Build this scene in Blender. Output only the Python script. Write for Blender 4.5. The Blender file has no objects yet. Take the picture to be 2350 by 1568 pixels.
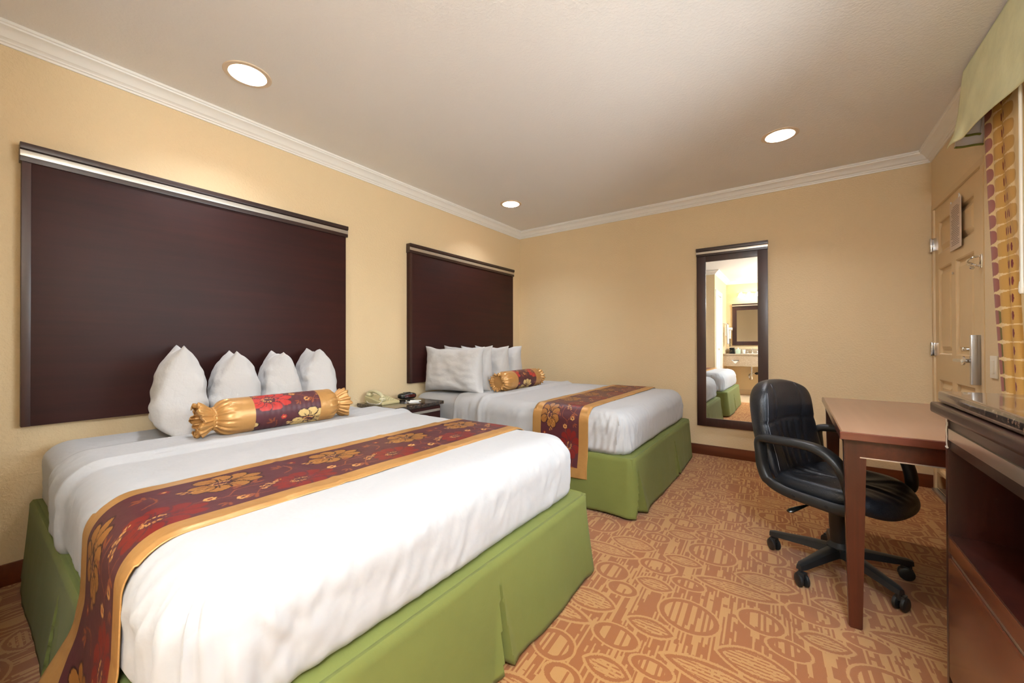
import bpy, bmesh, math, random
import numpy as np
from mathutils import Vector, Matrix, noise
PI = math.pi
random.seed(7)
S = bpy.context.scene
COL = S.collection

# ------------------------------------------------------------------ room constants (metres)
XW = -2.885      # headboard wall
XR = 0.843       # wall with door and window
YB = 4.213       # wall with the tall mirror
YF = -0.02       # short wall behind the first bed
XA = -1.225      # side wall of the vanity alcove
YV = -1.61       # vanity wall
ZC = 2.51        # ceiling
CROWN = 0.08

# ------------------------------------------------------------------ materials
def lin(c):
    c = [v / 255.0 for v in c]
    return tuple(v / 12.92 if v <= 0.04045 else ((v + 0.055) / 1.055) ** 2.4 for v in c) + (1.0,)

class G:
    """small node graph helper"""
    def __init__(s, mat):
        s.nt = mat.node_tree; s.n = s.nt.nodes; s.l = s.nt.links
    def new(s, t, **kw):
        n = s.n.new(t)
        for k, v in kw.items(): setattr(n, k, v)
        return n
    def put(s, sock, v):
        if v is None: return
        if isinstance(v, bpy.types.NodeSocket): s.l.new(v, sock)
        else: sock.default_value = v
    def m(s, op, a, b=None, c=None, clamp=False):
        n = s.new('ShaderNodeMath', operation=op); n.use_clamp = clamp
        s.put(n.inputs[0], a); s.put(n.inputs[1], b); s.put(n.inputs[2], c)
        return n.outputs[0]
    def ss(s, v, lo, hi):          # smoothstep lo..hi -> 0..1
        n = s.new('ShaderNodeMapRange', interpolation_type='SMOOTHSTEP')
        s.put(n.inputs[0], v); n.inputs[1].default_value = lo; n.inputs[2].default_value = hi
        return n.outputs[0]
    def mixc(s, f, a, b):
        n = s.new('ShaderNodeMix', data_type='RGBA')
        s.put(n.inputs[0], f); s.put(n.inputs[6], a); s.put(n.inputs[7], b)
        return n.outputs[2]
    def coord(s, kind='Object', scale=(1, 1, 1), rot=(0, 0, 0)):
        t = s.new('ShaderNodeTexCoord'); mp = s.new('ShaderNodeMapping')
        mp.inputs['Scale'].default_value = scale; mp.inputs['Rotation'].default_value = rot
        s.l.new(t.outputs[kind], mp.inputs[0]); return mp.outputs[0]
    def noise(s, vec, scale, detail=2, rough=0.5):
        n = s.new('ShaderNodeTexNoise'); s.put(n.inputs['Vector'], vec)
        n.inputs['Scale'].default_value = scale; n.inputs['Detail'].default_value = detail
        n.inputs['Roughness'].default_value = rough
        return n.outputs[0]
    def bump(s, h, strength, dist=0.01, normal=None):
        b = s.new('ShaderNodeBump'); b.inputs['Strength'].default_value = strength
        b.inputs['Distance'].default_value = dist; s.put(b.inputs['Height'], h)
        if normal is not None: s.l.new(normal, b.inputs['Normal'])
        return b.outputs[0]

def base_mat(name, col=(128, 128, 128), rough=0.5, metal=0.0, **kw):
    m = bpy.data.materials.new(name); m.use_nodes = True
    p = m.node_tree.nodes['Principled BSDF']
    p.inputs['Base Color'].default_value = lin(col)
    p.inputs['Roughness'].default_value = rough; p.inputs['Metallic'].default_value = metal
    for k, v in kw.items(): p.inputs[k].default_value = v
    return m, p, G(m)

def plain(name, col, rough=0.5, metal=0.0, var=0.06, vscale=12, bump=0.0, bscale=150, **kw):
    m, p, g = base_mat(name, col, rough, metal, **kw)
    v = g.coord()
    f = g.noise(v, vscale, 3)
    a = tuple(max(0, c * (1 - var)) for c in col); b = tuple(min(255, c * (1 + var)) for c in col)
    g.put(p.inputs['Base Color'], g.mixc(f, lin(a), lin(b)))
    if bump > 0: g.put(p.inputs['Normal'], g.bump(g.noise(v, bscale, 3), bump))
    return m

def wall_mat(name, col, bs=0.35):
    m, p, g = base_mat(name, col, 0.55)
    v = g.coord()
    big = g.noise(v, 1.3, 2); a = tuple(c * 0.985 for c in col); b = tuple(min(255, c * 1.015) for c in col)
    g.put(p.inputs['Base Color'], g.mixc(big, lin(a), lin(b)))
    h = g.m('ADD', g.ss(g.noise(v, 75, 3, 0.6), 0.42, 0.62), g.m('MULTIPLY', g.noise(v, 240, 2), 0.4))
    g.put(p.inputs['Normal'], g.bump(h, bs, 0.0025))
    p.inputs['Specular IOR Level'].default_value = 0.35
    return m

def wood_mat(name, c1, c2, rough=0.3, axis='Y', coat=0.25, sc=1.0):
    m, p, g = base_mat(name, c1, rough)
    st = {'X': (1.2, 22, 22), 'Y': (22, 1.2, 22), 'Z': (22, 22, 1.2)}[axis]
    v = g.coord(scale=tuple(s * sc for s in st))
    f1 = g.noise(v, 1.0, 5, 0.6)
    big = g.noise(g.coord(), 1.7, 3, 0.55)
    f = g.m('ADD', g.m('MULTIPLY', f1, 0.55), g.m('MULTIPLY', big, 0.45))
    g.put(p.inputs['Base Color'], g.mixc(g.ss(f, 0.35, 0.65), lin(c1), lin(c2)))
    g.put(p.inputs['Normal'], g.bump(f1, 0.06, 0.004))
    p.inputs['Coat Weight'].default_value = coat; p.inputs['Coat Roughness'].default_value = 0.22
    return m

def cloth_mat(name, col, rough=0.85, bs=0.12, wr=0.0, sheen=0.15, var=0.03, wscale=6):
    m, p, g = base_mat(name, col, rough)
    v = g.coord()
    a = tuple(c * (1 - var) for c in col); b = tuple(min(255, c * (1 + var)) for c in col)
    g.put(p.inputs['Base Color'], g.mixc(g.noise(v, 5, 3), lin(a), lin(b)))
    n1 = g.bump(g.noise(v, 450, 2), bs, 0.001)
    if wr > 0:
        w = g.noise(v, wscale, 4, 0.55)
        ridge = g.m('ABSOLUTE', g.m('SUBTRACT', w, 0.5))
        n1 = g.bump(ridge, wr, 0.03, n1)
    g.put(p.inputs['Normal'], n1)
    p.inputs['Sheen Weight'].default_value = sheen
    return m

def satin_mat(name, c, metal=0.35, rough=0.33, wr=0.35):
    m, p, g = base_mat(name, c, rough, metal)
    v = g.coord()
    f = g.noise(g.coord(scale=(1, 1, 1)), 9, 3)
    a = tuple(k * 0.93 for k in c); b = tuple(min(255, k * 1.06) for k in c)
    g.put(p.inputs['Base Color'], g.mixc(f, lin(a), lin(b)))
    n = g.bump(g.noise(v, 14, 3, 0.5), wr, 0.012)
    n = g.bump(g.noise(g.coord(scale=(300, 300, 900)), 1.0, 1), 0.03, 0.001, n)
    g.put(p.inputs['Normal'], n)
    return m

def attr_mat(name, rough=0.5, metal=0.0, bump=0.1, sheen=0.2, weave=400):
    m, p, g = base_mat(name, (128, 128, 128), rough, metal)
    a = g.new('ShaderNodeAttribute', attribute_name='pattern'); g.l.new(a.outputs['Color'], p.inputs['Base Color'])
    v = g.coord()
    n = g.bump(g.noise(v, weave, 2), bump, 0.0012)
    n = g.bump(g.noise(v, 13, 3), 0.18, 0.01, n)
    g.put(p.inputs['Normal'], n)
    p.inputs['Sheen Weight'].default_value = sheen
    return m

def emit_mat(name, col, strength):
    m = bpy.data.materials.new(name); m.use_nodes = True
    nt = m.node_tree; nt.nodes.clear()
    e = nt.nodes.new('ShaderNodeEmission'); o = nt.nodes.new('ShaderNodeOutputMaterial')
    e.inputs[0].default_value = lin(col); e.inputs[1].default_value = strength
    nt.links.new(e.outputs[0], o.inputs[0]); return m

def carpet_mat():
    m, p, g = base_mat('carpet_pattern', (190, 115, 60), 0.95)
    t = g.new('ShaderNodeTexCoord'); sp = g.new('ShaderNodeSeparateXYZ'); g.l.new(t.outputs['Object'], sp.inputs[0])
    X, Y = sp.outputs[0], sp.outputs[1]
    obj = t.outputs['Object']
    # cx, cy, a, b, pointed
    PX, PY, OX, OY = 0.600, 0.560, -0.345, 1.683
    shapes = [(0, 0, .112, .100, 0), (.237, .126, .078, .072, 0), (.403, .291, .086, .060, 0), (.326, .020, .066, .050, 0),
              (.554, .221, .070, .043, 0),
              (.133, .303, .165, .052, 1), (.235, .434, .116, .066, 1), (.432, .133, .080, .048, 1), (.494, .410, .088, .046, 1)]
    dA = None; dB = None
    for cx, cy, a, b, pt in shapes:
        u = g.m('WRAP', g.m('SUBTRACT', X, OX + cx), PX / 2, -PX / 2)
        v = g.m('WRAP', g.m('SUBTRACT', Y, OY + cy), PY / 2, -PY / 2)
        u = g.m('ABSOLUTE', g.m('DIVIDE', g.m('MULTIPLY_ADD', v, 0.10, u), a))
        v = g.m('ABSOLUTE', g.m('DIVIDE', g.m('MULTIPLY_ADD', u, -0.0, v), b))
        if pt:
            e = g.m('ADD', g.m('MULTIPLY', u, u), g.m('POWER', v, 1.25))
            d = g.m('MULTIPLY', g.m('SUBTRACT', e, 1.0), b * 0.62)
            dB = d if dB is None else g.m('MINIMUM', dB, d)
        else:
            e = g.m('SQRT', g.m('ADD', g.m('MULTIPLY', u, u), g.m('MULTIPLY', v, v)))
            d = g.m('MULTIPLY', g.m('SUBTRACT', e, 1.0), (a + b) / 2)
            dA = d if dA is None else g.m('MINIMUM', dA, d)
    jag = g.m('MULTIPLY', g.m('SUBTRACT', g.noise(obj, 260, 1), 0.5), 0.009)
    D = g.m('ADD', g.m('MINIMUM', dA, dB), jag)
    isB = g.m('LESS_THAN', dB, dA)
    # stripes running along Y, broken up
    def stripes(sx, sy, th, off=0.0):
        col = g.m('FLOOR', g.m('MULTIPLY', g.m('ADD', g.m('MULTIPLY_ADD', Y, 0.05, X), g.m('MULTIPLY', jag, 0.25)), sx))
        cb = g.new('ShaderNodeCombineXYZ'); g.put(cb.inputs[0], g.m('MULTIPLY', col, 7.31)); g.put(cb.inputs[1], g.m('MULTIPLY', g.m('ADD', Y, jag), sy)); cb.inputs[2].default_value = off
        n = g.noise(cb.outputs[0], 1.0, 0.0)
        return g.m('GREATER_THAN', n, th)
    bg = stripes(140, 2.6, 0.53)
    dash = stripes(60, 16, 0.37, 3.1)
    bg = g.m('MULTIPLY', bg, dash)
    inA = stripes(110, 2.6, 0.475, 5.0)
    hatch = stripes(110, 130, 0.55, 9.0)
    wv = g.new('ShaderNodeTexWave', wave_type='BANDS', bands_direction='Y'); g.l.new(obj, wv.inputs['Vector'])
    wv.inputs['Scale'].default_value = 20; wv.inputs['Distortion'].default_value = 0.6
    inB = g.m('MAXIMUM', g.m('MULTIPLY', g.m('GREATER_THAN', wv.outputs[1], 0.45), 1.0), g.m('MULTIPLY', hatch, 1.0))
    inner = g.m('ADD', g.m('MULTIPLY', isB, inB), g.m('MULTIPLY', g.m('SUBTRACT', 1.0, isB), inA))
    outside = g.m('GREATER_THAN', D, 0.007)
    halo = g.m('MULTIPLY', g.m('GREATER_THAN', D, -0.002), g.m('LESS_THAN', D, 0.007))
    core = g.m('LESS_THAN', g.m('SUBTRACT', D, g.m('MULTIPLY', isB, 0.009)), -0.021)
    light = g.m('ADD', g.m('ADD', halo, g.m('MULTIPLY', outside, bg)), g.m('MULTIPLY', core, inner), clamp=True)
    fine = g.noise(obj, 700, 2, 0.7); soil = g.noise(obj, 3.2, 3)
    dark = g.mixc(fine, lin((132, 74, 30)), lin((170, 104, 52)))
    lite = g.mixc(fine, lin((166, 115, 60)), lin((196, 148, 90)))
    c = g.mixc(light, dark, lite)
    c = g.mixc(g.m('MULTIPLY', g.ss(soil, 0.62, 0.8), 0.25), c, lin((120, 85, 45)))
    g.put(p.inputs['Base Color'], c)
    h = g.m('ADD', g.m('MULTIPLY', light, 0.35), fine)
    g.put(p.inputs['Normal'], g.bump(h, 0.5, 0.004))
    p.inputs['Sheen Weight'].default_value = 0.2
    p.inputs['Specular IOR Level'].default_value = 0.1
    return m

def granite_mat(name, base=(52, 42, 38), spot=(150, 122, 102)):
    m, p, g = base_mat(name, base, 0.13)
    v = g.coord()
    vo = g.new('ShaderNodeTexVoronoi'); vo.inputs['Scale'].default_value = 120; g.l.new(v, vo.inputs['Vector'])
    f = g.ss(g.noise(v, 90, 4, 0.7), 0.48, 0.66)
    c = g.mixc(f, lin(base), lin(spot))
    f2 = g.ss(g.noise(v, 180, 3, 0.6), 0.60, 0.7)
    c = g.mixc(f2, c, lin((28, 22, 22)))
    g.put(p.inputs['Base Color'], c)
    p.inputs['Coat Weight'].default_value = 0.6; p.inputs['Coat Roughness'].default_value = 0.04
    return m

def tile_mat():
    m, p, g = base_mat('floor_tile', (214, 190, 158), 0.22)
    b = g.new('ShaderNodeTexBrick'); b.offset = 0.0
    g.l.new(g.coord(), b.inputs['Vector'])
    for k, v in (('Scale', 1.0), ('Mortar Size', 0.004), ('Brick Width', 0.33), ('Row Height', 0.33)): b.inputs[k].default_value = v
    b.inputs['Color1'].default_value = lin((222, 198, 166)); b.inputs['Color2'].default_value = lin((214, 188, 154)); b.inputs['Mortar'].default_value = lin((160, 140, 116))
    g.l.new(b.outputs[0], p.inputs['Base Color']); return m

M = {}
M['wall'] = wall_mat('wall_paint', (226, 201, 160))
M['ceil'] = wall_mat('ceiling_paint', (238, 234, 229), 0.22)
M['white_trim'] = plain('crown_paint', (242, 238, 230), 0.35, var=0.01)
M['carpet'] = carpet_mat()
M['tile'] = tile_mat()
M['base'] = wood_mat('baseboard_wood', (88, 40, 16), (112, 54, 24), 0.4, 'X', 0.1)
M['espresso'] = wood_mat('espresso_wood', (40, 13, 11), (54, 19, 14), 0.5, 'Y', 0.0)
M['espresso'].node_tree.nodes['Principled BSDF'].inputs['Specular IOR Level'].default_value = 0.3
M['espresso_z'] = wood_mat('espresso_wood_upright', (42, 20, 17), (62, 31, 25), 0.35, 'Z', 0.2)
M['espresso_dark'] = wood_mat('espresso_moulding', (40, 22, 18), (58, 34, 27), 0.35, 'Y', 0.3)
M['silver'] = plain('brushed_silver', (214, 208, 198), 0.28, 0.85, var=0.03)
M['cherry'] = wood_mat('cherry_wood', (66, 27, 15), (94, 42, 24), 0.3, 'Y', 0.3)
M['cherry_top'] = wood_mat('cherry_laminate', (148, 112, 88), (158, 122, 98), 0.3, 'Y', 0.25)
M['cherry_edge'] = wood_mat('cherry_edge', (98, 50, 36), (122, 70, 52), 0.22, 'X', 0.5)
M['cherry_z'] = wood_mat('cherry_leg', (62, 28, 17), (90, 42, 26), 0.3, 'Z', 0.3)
M['cab_wood'] = wood_mat('cabinet_wood', (46, 17, 12), (66, 27, 18), 0.3, 'Z', 0.3)
M['cab_front'] = wood_mat('cabinet_front', (100, 52, 30), (116, 62, 36), 0.25, 'Y', 0.4)
M['granite'] = granite_mat('speckled_granite')
M['granite_ns'] = granite_mat('dark_granite', (40, 32, 28), (112, 86, 66))
M['sheet'] = cloth_mat('white_sheet', (180, 179, 179), 0.85, 0.06, wr=0.22, sheen=0.1, var=0.008)
M['pillow'] = cloth_mat('white_pillowcase', (200, 197, 195), 0.9, 0.06, wr=0.35, sheen=0.1, var=0.01, wscale=9)
M['green'] = cloth_mat('green_skirt_cloth', (110, 116, 54), 0.85, 0.25, wr=0.15, sheen=0.03, var=0.05)
M['valance'] = satin_mat('pale_green_satin', (240, 244, 200), 0.0, 0.42, 0.3)
M['valance_hem'] = cloth_mat('valance_hem', (128, 132, 58), 0.8)
M['lining'] = cloth_mat('white_lining', (226, 226, 232), 0.9)
M['gold'] = satin_mat('gold_satin', (186, 138, 80), 0.30, 0.36, 0.4)
M['runner'] = attr_mat('brocade', 0.48, 0.0, 0.12, 0.0)
M['curtain'] = attr_mat('printed_curtain', 0.85, 0, 0.3, 0.1, 260)
M['black_plastic'] = plain('black_plastic', (30, 31, 32), 0.42, bump=0.05, bscale=500)
M['leather'] = plain('black_leather', (25, 27, 32), 0.36, bump=0.18, bscale=220)
M['stitch'] = plain('worn_stitching', (120, 122, 130), 0.6)
M['chrome'] = plain('chrome', (220, 220, 222), 0.1, 1.0, var=0.01)
M['steel'] = plain('satin_steel', (196, 194, 190), 0.3, 0.9, var=0.02)
M['door'] = plain('door_paint', (216, 186, 140), 0.36, var=0.015, bump=0.03)
M['kick'] = plain('kick_plate', (176, 132, 62), 0.12, 0.85, var=0.02)
M['paper'] = plain('notice_card', (214, 192, 172), 0.6, var=0.01)
M['paper_white'] = plain('white_paper', (236, 234, 230), 0.7, var=0.01)
M['ink'] = plain('grey_ink', (128, 112, 100), 0.7)
M['white_plastic'] = plain('white_plastic', (236, 228, 210), 0.35, var=0.01)
M['phone'] = plain('beige_plastic', (190, 178, 132), 0.4, var=0.02)
M['phone_key'] = plain('beige_key', (206, 196, 156), 0.45, var=0.02)
M['clock'] = plain('clock_plastic', (20, 24, 22), 0.18, var=0.02)
M['clock_face'] = plain('clock_window', (60, 22, 18), 0.1)
M['led'] = emit_mat('red_digits', (170, 70, 60), 0.2)
M['trim_white'] = plain('light_trim', (226, 205, 178), 0.5, var=0.01)
M['baffle'] = plain('light_baffle', (120, 84, 58), 0.45, var=0.01)
M['bulb'] = emit_mat('lit_bulb', (240, 246, 255), 350.0)
M['vanity_bulb'] = emit_mat('lit_glass_shade', (255, 236, 200), 12.0)
M['counter'] = granite_mat('beige_counter', (176, 154, 128), (206, 188, 162))
M['porcelain'] = plain('porcelain', (238, 234, 226), 0.15, var=0.005)
M['dark'] = plain('dark_board', (34, 18, 14), 0.6)
M['black'] = plain('black_rubber', (14, 14, 14), 0.6)
mm, pp, gg = base_mat('mirror_silvering', (245, 246, 244), 0.0, 1.0); M['mirror'] = mm
mm, pp, gg = base_mat('window_glass', (255, 255, 255), 0.0)
tr = gg.new('ShaderNodeBsdfTransparent'); gl = gg.new('ShaderNodeBsdfGlossy'); gl.inputs['Roughness'].default_value = 0.0
fr = gg.new('ShaderNodeFresnel'); fr.inputs['IOR'].default_value = 1.45; mx = gg.new('ShaderNodeMixShader')
gg.l.new(fr.outputs[0], mx.inputs[0]); gg.l.new(tr.outputs[0], mx.inputs[1]); gg.l.new(gl.outputs[0], mx.inputs[2]); gg.l.new(mx.outputs[0], mm.node_tree.nodes['Material Output'].inputs[0]); M['glass'] = mm
M['white_frame'] = plain('white_window_frame', (232, 232, 228), 0.4, var=0.01)

# ------------------------------------------------------------------ object helpers
def tag(o, label=None, cat=None, group=None, kind=None):
    if label: o['label'] = label
    if cat: o['category'] = cat
    if group: o['group'] = group
    if kind: o['kind'] = kind
    return o

def thing(name, loc, label, cat, group=None, rotz=0.0):
    o = bpy.data.objects.new(name, None); COL.objects.link(o)
    o.empty_display_size = 0.05
    o.location = loc; o.rotation_euler = (0, 0, rotz)
    return tag(o, label, cat, group)

def link(name, me, mat, parent=None, local=False):
    o = bpy.data.objects.new(name, me); COL.objects.link(o)
    if mat is not None:
        for mt in (mat if isinstance(mat, (list, tuple)) else [mat]): me.materials.append(mt)
    if parent is not None:
        o.parent = parent
        if not local:
            base = Vector((0, 0, 0)); q = parent
            while q is not None: base += q.location; q = q.parent
            me.transform(Matrix.Translation(-base))
    return o

def smooth(me, angle=40):
    me.polygons.foreach_set('use_smooth', [True] * len(me.polygons))
    try: me.set_sharp_from_angle(angle=math.radians(angle))
    except Exception: pass

def bm_obj(name, bm, mat, parent=None, local=False, sm=True, angle=35):
    bmesh.ops.recalc_face_normals(bm, faces=bm.faces)
    me = bpy.data.meshes.new(name); bm.to_mesh(me); bm.free()
    if sm: smooth(me, angle)
    return link(name, me, mat, parent, local)

def pd_obj(name, v, f, mat, parent=None, local=False, angle=60, recalc=False):
    me = bpy.data.meshes.new(name); me.from_pydata([tuple(p) for p in v], [], f); me.update()
    if recalc:
        bm = bmesh.new(); bm.from_mesh(me); bmesh.ops.recalc_face_normals(bm, faces=bm.faces); bm.to_mesh(me); bm.free()
    smooth(me, angle)
    return link(name, me, mat, parent, local)

def box(bm, x0, x1, y0, y1, z0, z1, bev=0.0, seg=2, mtx=None):
    r = bmesh.ops.create_cube(bm, size=1.0)
    vs = r['verts']
    for v in vs:
        v.co = Vector(((x0 + x1) / 2 + v.co.x * (x1 - x0), (y0 + y1) / 2 + v.co.y * (y1 - y0), (z0 + z1) / 2 + v.co.z * (z1 - z0)))
    if bev > 0:
        es = set()
        for v in vs: es.update(v.link_edges)
        rr = bmesh.ops.bevel(bm, geom=list(es), offset=bev, segments=seg, profile=0.7, affect='EDGES', clamp_overlap=True)
        vs = list({v for f in rr['faces'] for v in f.verts} | {v for v in vs if v.is_valid})
    if mtx is not None:
        bmesh.ops.transform(bm, matrix=mtx, verts=[v for v in vs if v.is_valid])

def quick_box(name, x0, x1, y0, y1, z0, z1, mat, parent=None, bev=0.003, local=False, mtx=None, seg=2):
    bm = bmesh.new(); box(bm, x0, x1, y0, y1, z0, z1, bev, seg, mtx)
    return bm_obj(name, bm, mat, parent, local)

def tube(bm, pts, rad, seg=12, closed=False, flat=1.0, up=None, cap=True):
    """sweep an (elliptic) section along pts; rad number or list"""
    pts = [Vector(p) for p in pts]; n = len(pts); rings = []
    nrm = None
    for i, p in enumerate(pts):
        a = pts[(i - 1) % n] if (closed or i > 0) else pts[i]
        b = pts[(i + 1) % n] if (closed or i < n - 1) else pts[i]
        t = (b - a).normalized()
        if up is not None: side = t.cross(Vector(up)).normalized(); nn = side.cross(t).normalized()
        else:
            if nrm is None: nrm = t.orthogonal().normalized()
            nrm = (nrm - t * nrm.dot(t)).normalized(); side = t.cross(nrm); nn = nrm
        r = rad[i] if isinstance(rad, (list, tuple)) else rad
        rings.append([bm.verts.new(p + side * (math.cos(2 * PI * k / seg) * r) + nn * (math.sin(2 * PI * k / seg) * r * flat)) for k in range(seg)])
    m = n if closed else n - 1
    for i in range(m):
        A, B = rings[i], rings[(i + 1) % n]
        for k in range(seg): bm.faces.new((A[k], A[(k + 1) % seg], B[(k + 1) % seg], B[k]))
    if not closed and cap:
        bm.faces.new(rings[0][::-1]); bm.faces.new(rings[-1])

def lathe(bm, prof, seg=32, c=(0, 0, 0), axis='Z', cap=True):
    """prof = [(r, h)...]"""
    rings = []
    c = Vector(c)
    for r, h in prof:
        ring = []
        for k in range(seg):
            a = 2 * PI * k / seg
            if axis == 'Z': p = Vector((r * math.cos(a), r * math.sin(a), h))
            elif axis == 'Y': p = Vector((r * math.cos(a), h, r * math.sin(a)))
            else: p = Vector((h, r * math.cos(a), r * math.sin(a)))
            ring.append(bm.verts.new(c + p))
        rings.append(ring)
    for A, B in zip(rings, rings[1:]):
        for k in range(seg): bm.faces.new((A[k], A[(k + 1) % seg], B[(k + 1) % seg], B[k]))
    if cap:
        bm.faces.new(rings[0][::-1]); bm.faces.new(rings[-1])

def spline(P, n=8, closed=False):
    """Catmull-Rom through the points"""
    P = [Vector(p) for p in P]; out = []; m = len(P)
    rng = range(m) if closed else range(m - 1)
    for i in rng:
        p0 = P[(i - 1) % m] if (closed or i > 0) else P[i]
        p1 = P[i]; p2 = P[(i + 1) % m]
        p3 = P[(i + 2) % m] if (closed or i + 2 < m) else p2
        for k in range(n):
            t = k / n
            out.append(0.5 * ((2 * p1) + (-p0 + p2) * t + (2 * p0 - 5 * p1 + 4 * p2 - p3) * t * t + (-p0 + 3 * p1 - 3 * p2 + p3) * t ** 3))
    if not closed: out.append(P[-1])
    return out

def nz(x, y=0.0, z=0.0): return noise.noise(Vector((x, y, z)))
def sst(a, b, x):
    t = min(1.0, max(0.0, (x - a) / (b - a))); return t * t * (3 - 2 * t)

# ------------------------------------------------------------------ room shell
def cells(xs, ys, special, fn, plain_fn):
    for i in range(len(xs) - 1):
        for j in range(len(ys) - 1):
            if (i, j) in special: fn(xs[i], xs[i + 1], ys[j], ys[j + 1])
            else: plain_fn(xs[i], xs[i + 1], ys[j], ys[j + 1])

LX = (-2.348, -0.070); LY = (0.885, 3.275); RL = 0.088
def build_ceiling():
    bm = bmesh.new()
    d = 0.2
    xs = [XW, LX[0] - d, LX[0] + d, LX[1] - d, LX[1] + d, XR]
    ys = [YF, LY[0] - d, LY[0] + d, LY[1] - d, LY[1] + d, YB]
    def pl(a, b, c, e):
        bm.faces.new([bm.verts.new(p) for p in ((a, c, ZC), (a, e, ZC), (b, e, ZC), (b, c, ZC))])
    def hole(a, b, c, e):
        cx, cy = (a + b) / 2, (c + e) / 2; n = 48; inn = []; out = []
        for k in range(n):
            t = 2 * PI * k / n; ca, sa = math.cos(t), math.sin(t); s = d / max(abs(ca), abs(sa))
            inn.append(bm.verts.new((cx + RL * ca, cy + RL * sa, ZC))); out.append(bm.verts.new((cx + s * ca, cy + s * sa, ZC)))
        for k in range(n): bm.faces.new((inn[k], out[k], out[(k + 1) % n], inn[(k + 1) % n]))
    cells(xs, ys, {(1, 1), (1, 3), (3, 1), (3, 3)}, hole, pl)
    pl(XA, XR, YV, YF)
    bmesh.ops.remove_doubles(bm, verts=bm.verts, dist=0.0005)
    for f in bm.faces:
        f.normal_update()
        if f.normal.z > 0: f.normal_flip()
    me = bpy.data.meshes.new('ceiling'); bm.to_mesh(me); bm.free()
    tag(link('ceiling', me, M['ceil']), 'off-white orange-peel textured ceiling above the whole room', 'ceiling', kind='structure')
build_ceiling()

def struct_box(name, *a, mat, label, cat, bev=0.0):
    o = quick_box(name, *a, mat, bev=bev); return tag(o, label, cat, kind='structure')

struct_box('floor', XW - .1, XR + .1, -0.19, YB + .1, -0.05, 0.0, mat=M['carpet'], label='orange-brown patterned carpet with tan ovals covering the bedroom', cat='floor')
struct_box('floor_tiled', XA - .1, XR + .1, YV - .1, -0.19, -0.05, 0.0, mat=M['tile'], label='beige tiled floor of the vanity alcove seen in the tall mirror', cat='floor')
struct_box('wall_left', XW - 0.1, XW, YF - 0.1, YB + 0.1, 0, ZC, mat=M['wall'], label='tan wall behind both headboards', cat='wall')
struct_box('wall_back', XW, XR, YB, YB + 0.1, 0, ZC, mat=M['wall'], label='tan wall holding the tall framed mirror', cat='wall')
struct_box('wall_front', XW, XA, YF - 0.1, YF, 0, ZC, mat=M['wall'], label='tan wall beside the alcove opening, seen in the tall mirror', cat='wall')
# alcove side wall with doorway y -0.80..-0.14
bm = bmesh.new()
box(bm, XA - .1, XA, -0.14, YF - 0.1, 0, ZC); box(bm, XA - .1, XA, YV, -0.80, 0, ZC); box(bm, XA - .1, XA, -0.80, -0.14, 2.08, ZC)
tag(bm_obj('wall_alcove', bm, M['wall'], sm=False), 'tan side wall of the vanity alcove with a white doorway', 'wall', kind='structure')
struct_box('wall_vanity', XA - .1, XR + .1, YV - 0.1, YV, 0, ZC, mat=M['wall'], label='tan wall behind the sink counter, seen in the tall mirror', cat='wall')

# right wall with door opening and window opening
DY0, DY1, DZ = 3.265, 4.165, 2.055     # door leaf
WY0, WY1, WZ0, WZ1 = 0.95, 2.60, 0.95, 2.12
bm = bmesh.new()
T = 0.1
for y0, y1, z0, z1 in ((YV, WY0, 0, ZC), (WY0, WY1, 0, WZ0), (WY0, WY1, WZ1, ZC), (WY1, DY0, 0, ZC), (DY0, DY1, DZ, ZC), (DY1, YB, 0, ZC)):
    box(bm, XR, XR + T, y0, y1, z0, z1)
tag(bm_obj('wall_right', bm, M['wall'], sm=False), 'tan wall with the entrance door and curtained window', 'wall', kind='structure')

# crown moulding profile (out from wall, down from ceiling)
CP = [(0.0, 0.0), (0.080, 0.0), (0.080, 0.012), (0.074, 0.015), (0.072, 0.022), (0.062, 0.026), (0.050, 0.033), (0.040, 0.044), (0.032, 0.056), (0.022, 0.060), (0.018, 0.064), (0.017, 0.070), (0.010, 0.073), (0.008, 0.082), (0.0, 0.082)]
def crown(name, a, b, n, label, m0=1, m1=1):
    """from a to b along a wall, inward normal n; mitre m0/m1: +1 inside corner, -1 outside corner"""
    a = Vector(a); b = Vector(b); n = Vector(n); t = (b - a).normalized(); V = []; F = []
    for o, d in CP:
        V.append(a + n * o + t * (o * m0) + Vector((0, 0, ZC - d))); V.append(b + n * o - t * (o * m1) + Vector((0, 0, ZC - d)))
    k = len(CP)
    for i in range(k): F.append((2 * i, 2 * i + 1, 2 * ((i + 1) % k) + 1, 2 * ((i + 1) % k)))
    o = pd_obj(name, V, F, M['white_trim'], angle=30, recalc=True)
    tag(o, label, 'crown moulding', kind='structure')
crown('trim_1', (XW, YF, 0), (XW, YB, 0), (1, 0, 0), 'cream crown moulding above the headboards')
crown('trim_2', (XW, YB, 0), (XR, YB, 0), (0, -1, 0), 'cream crown moulding above the tall mirror')
crown('trim_3', (XR, YV, 0), (XR, YB, 0), (-1, 0, 0), 'crown moulding above the entrance door')
crown('trim_4', (XW, YF, 0), (XA, YF, 0), (0, 1, 0), 'crown moulding on the wall beside the alcove', 1, -1)
crown('trim_5', (XA, YV, 0), (XA, YF, 0), (1, 0, 0), 'crown moulding on the alcove side wall', 1, -1)
crown('trim_6', (XA, YV, 0), (XR, YV, 0), (0, 1, 0), 'crown moulding above the vanity')

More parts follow.
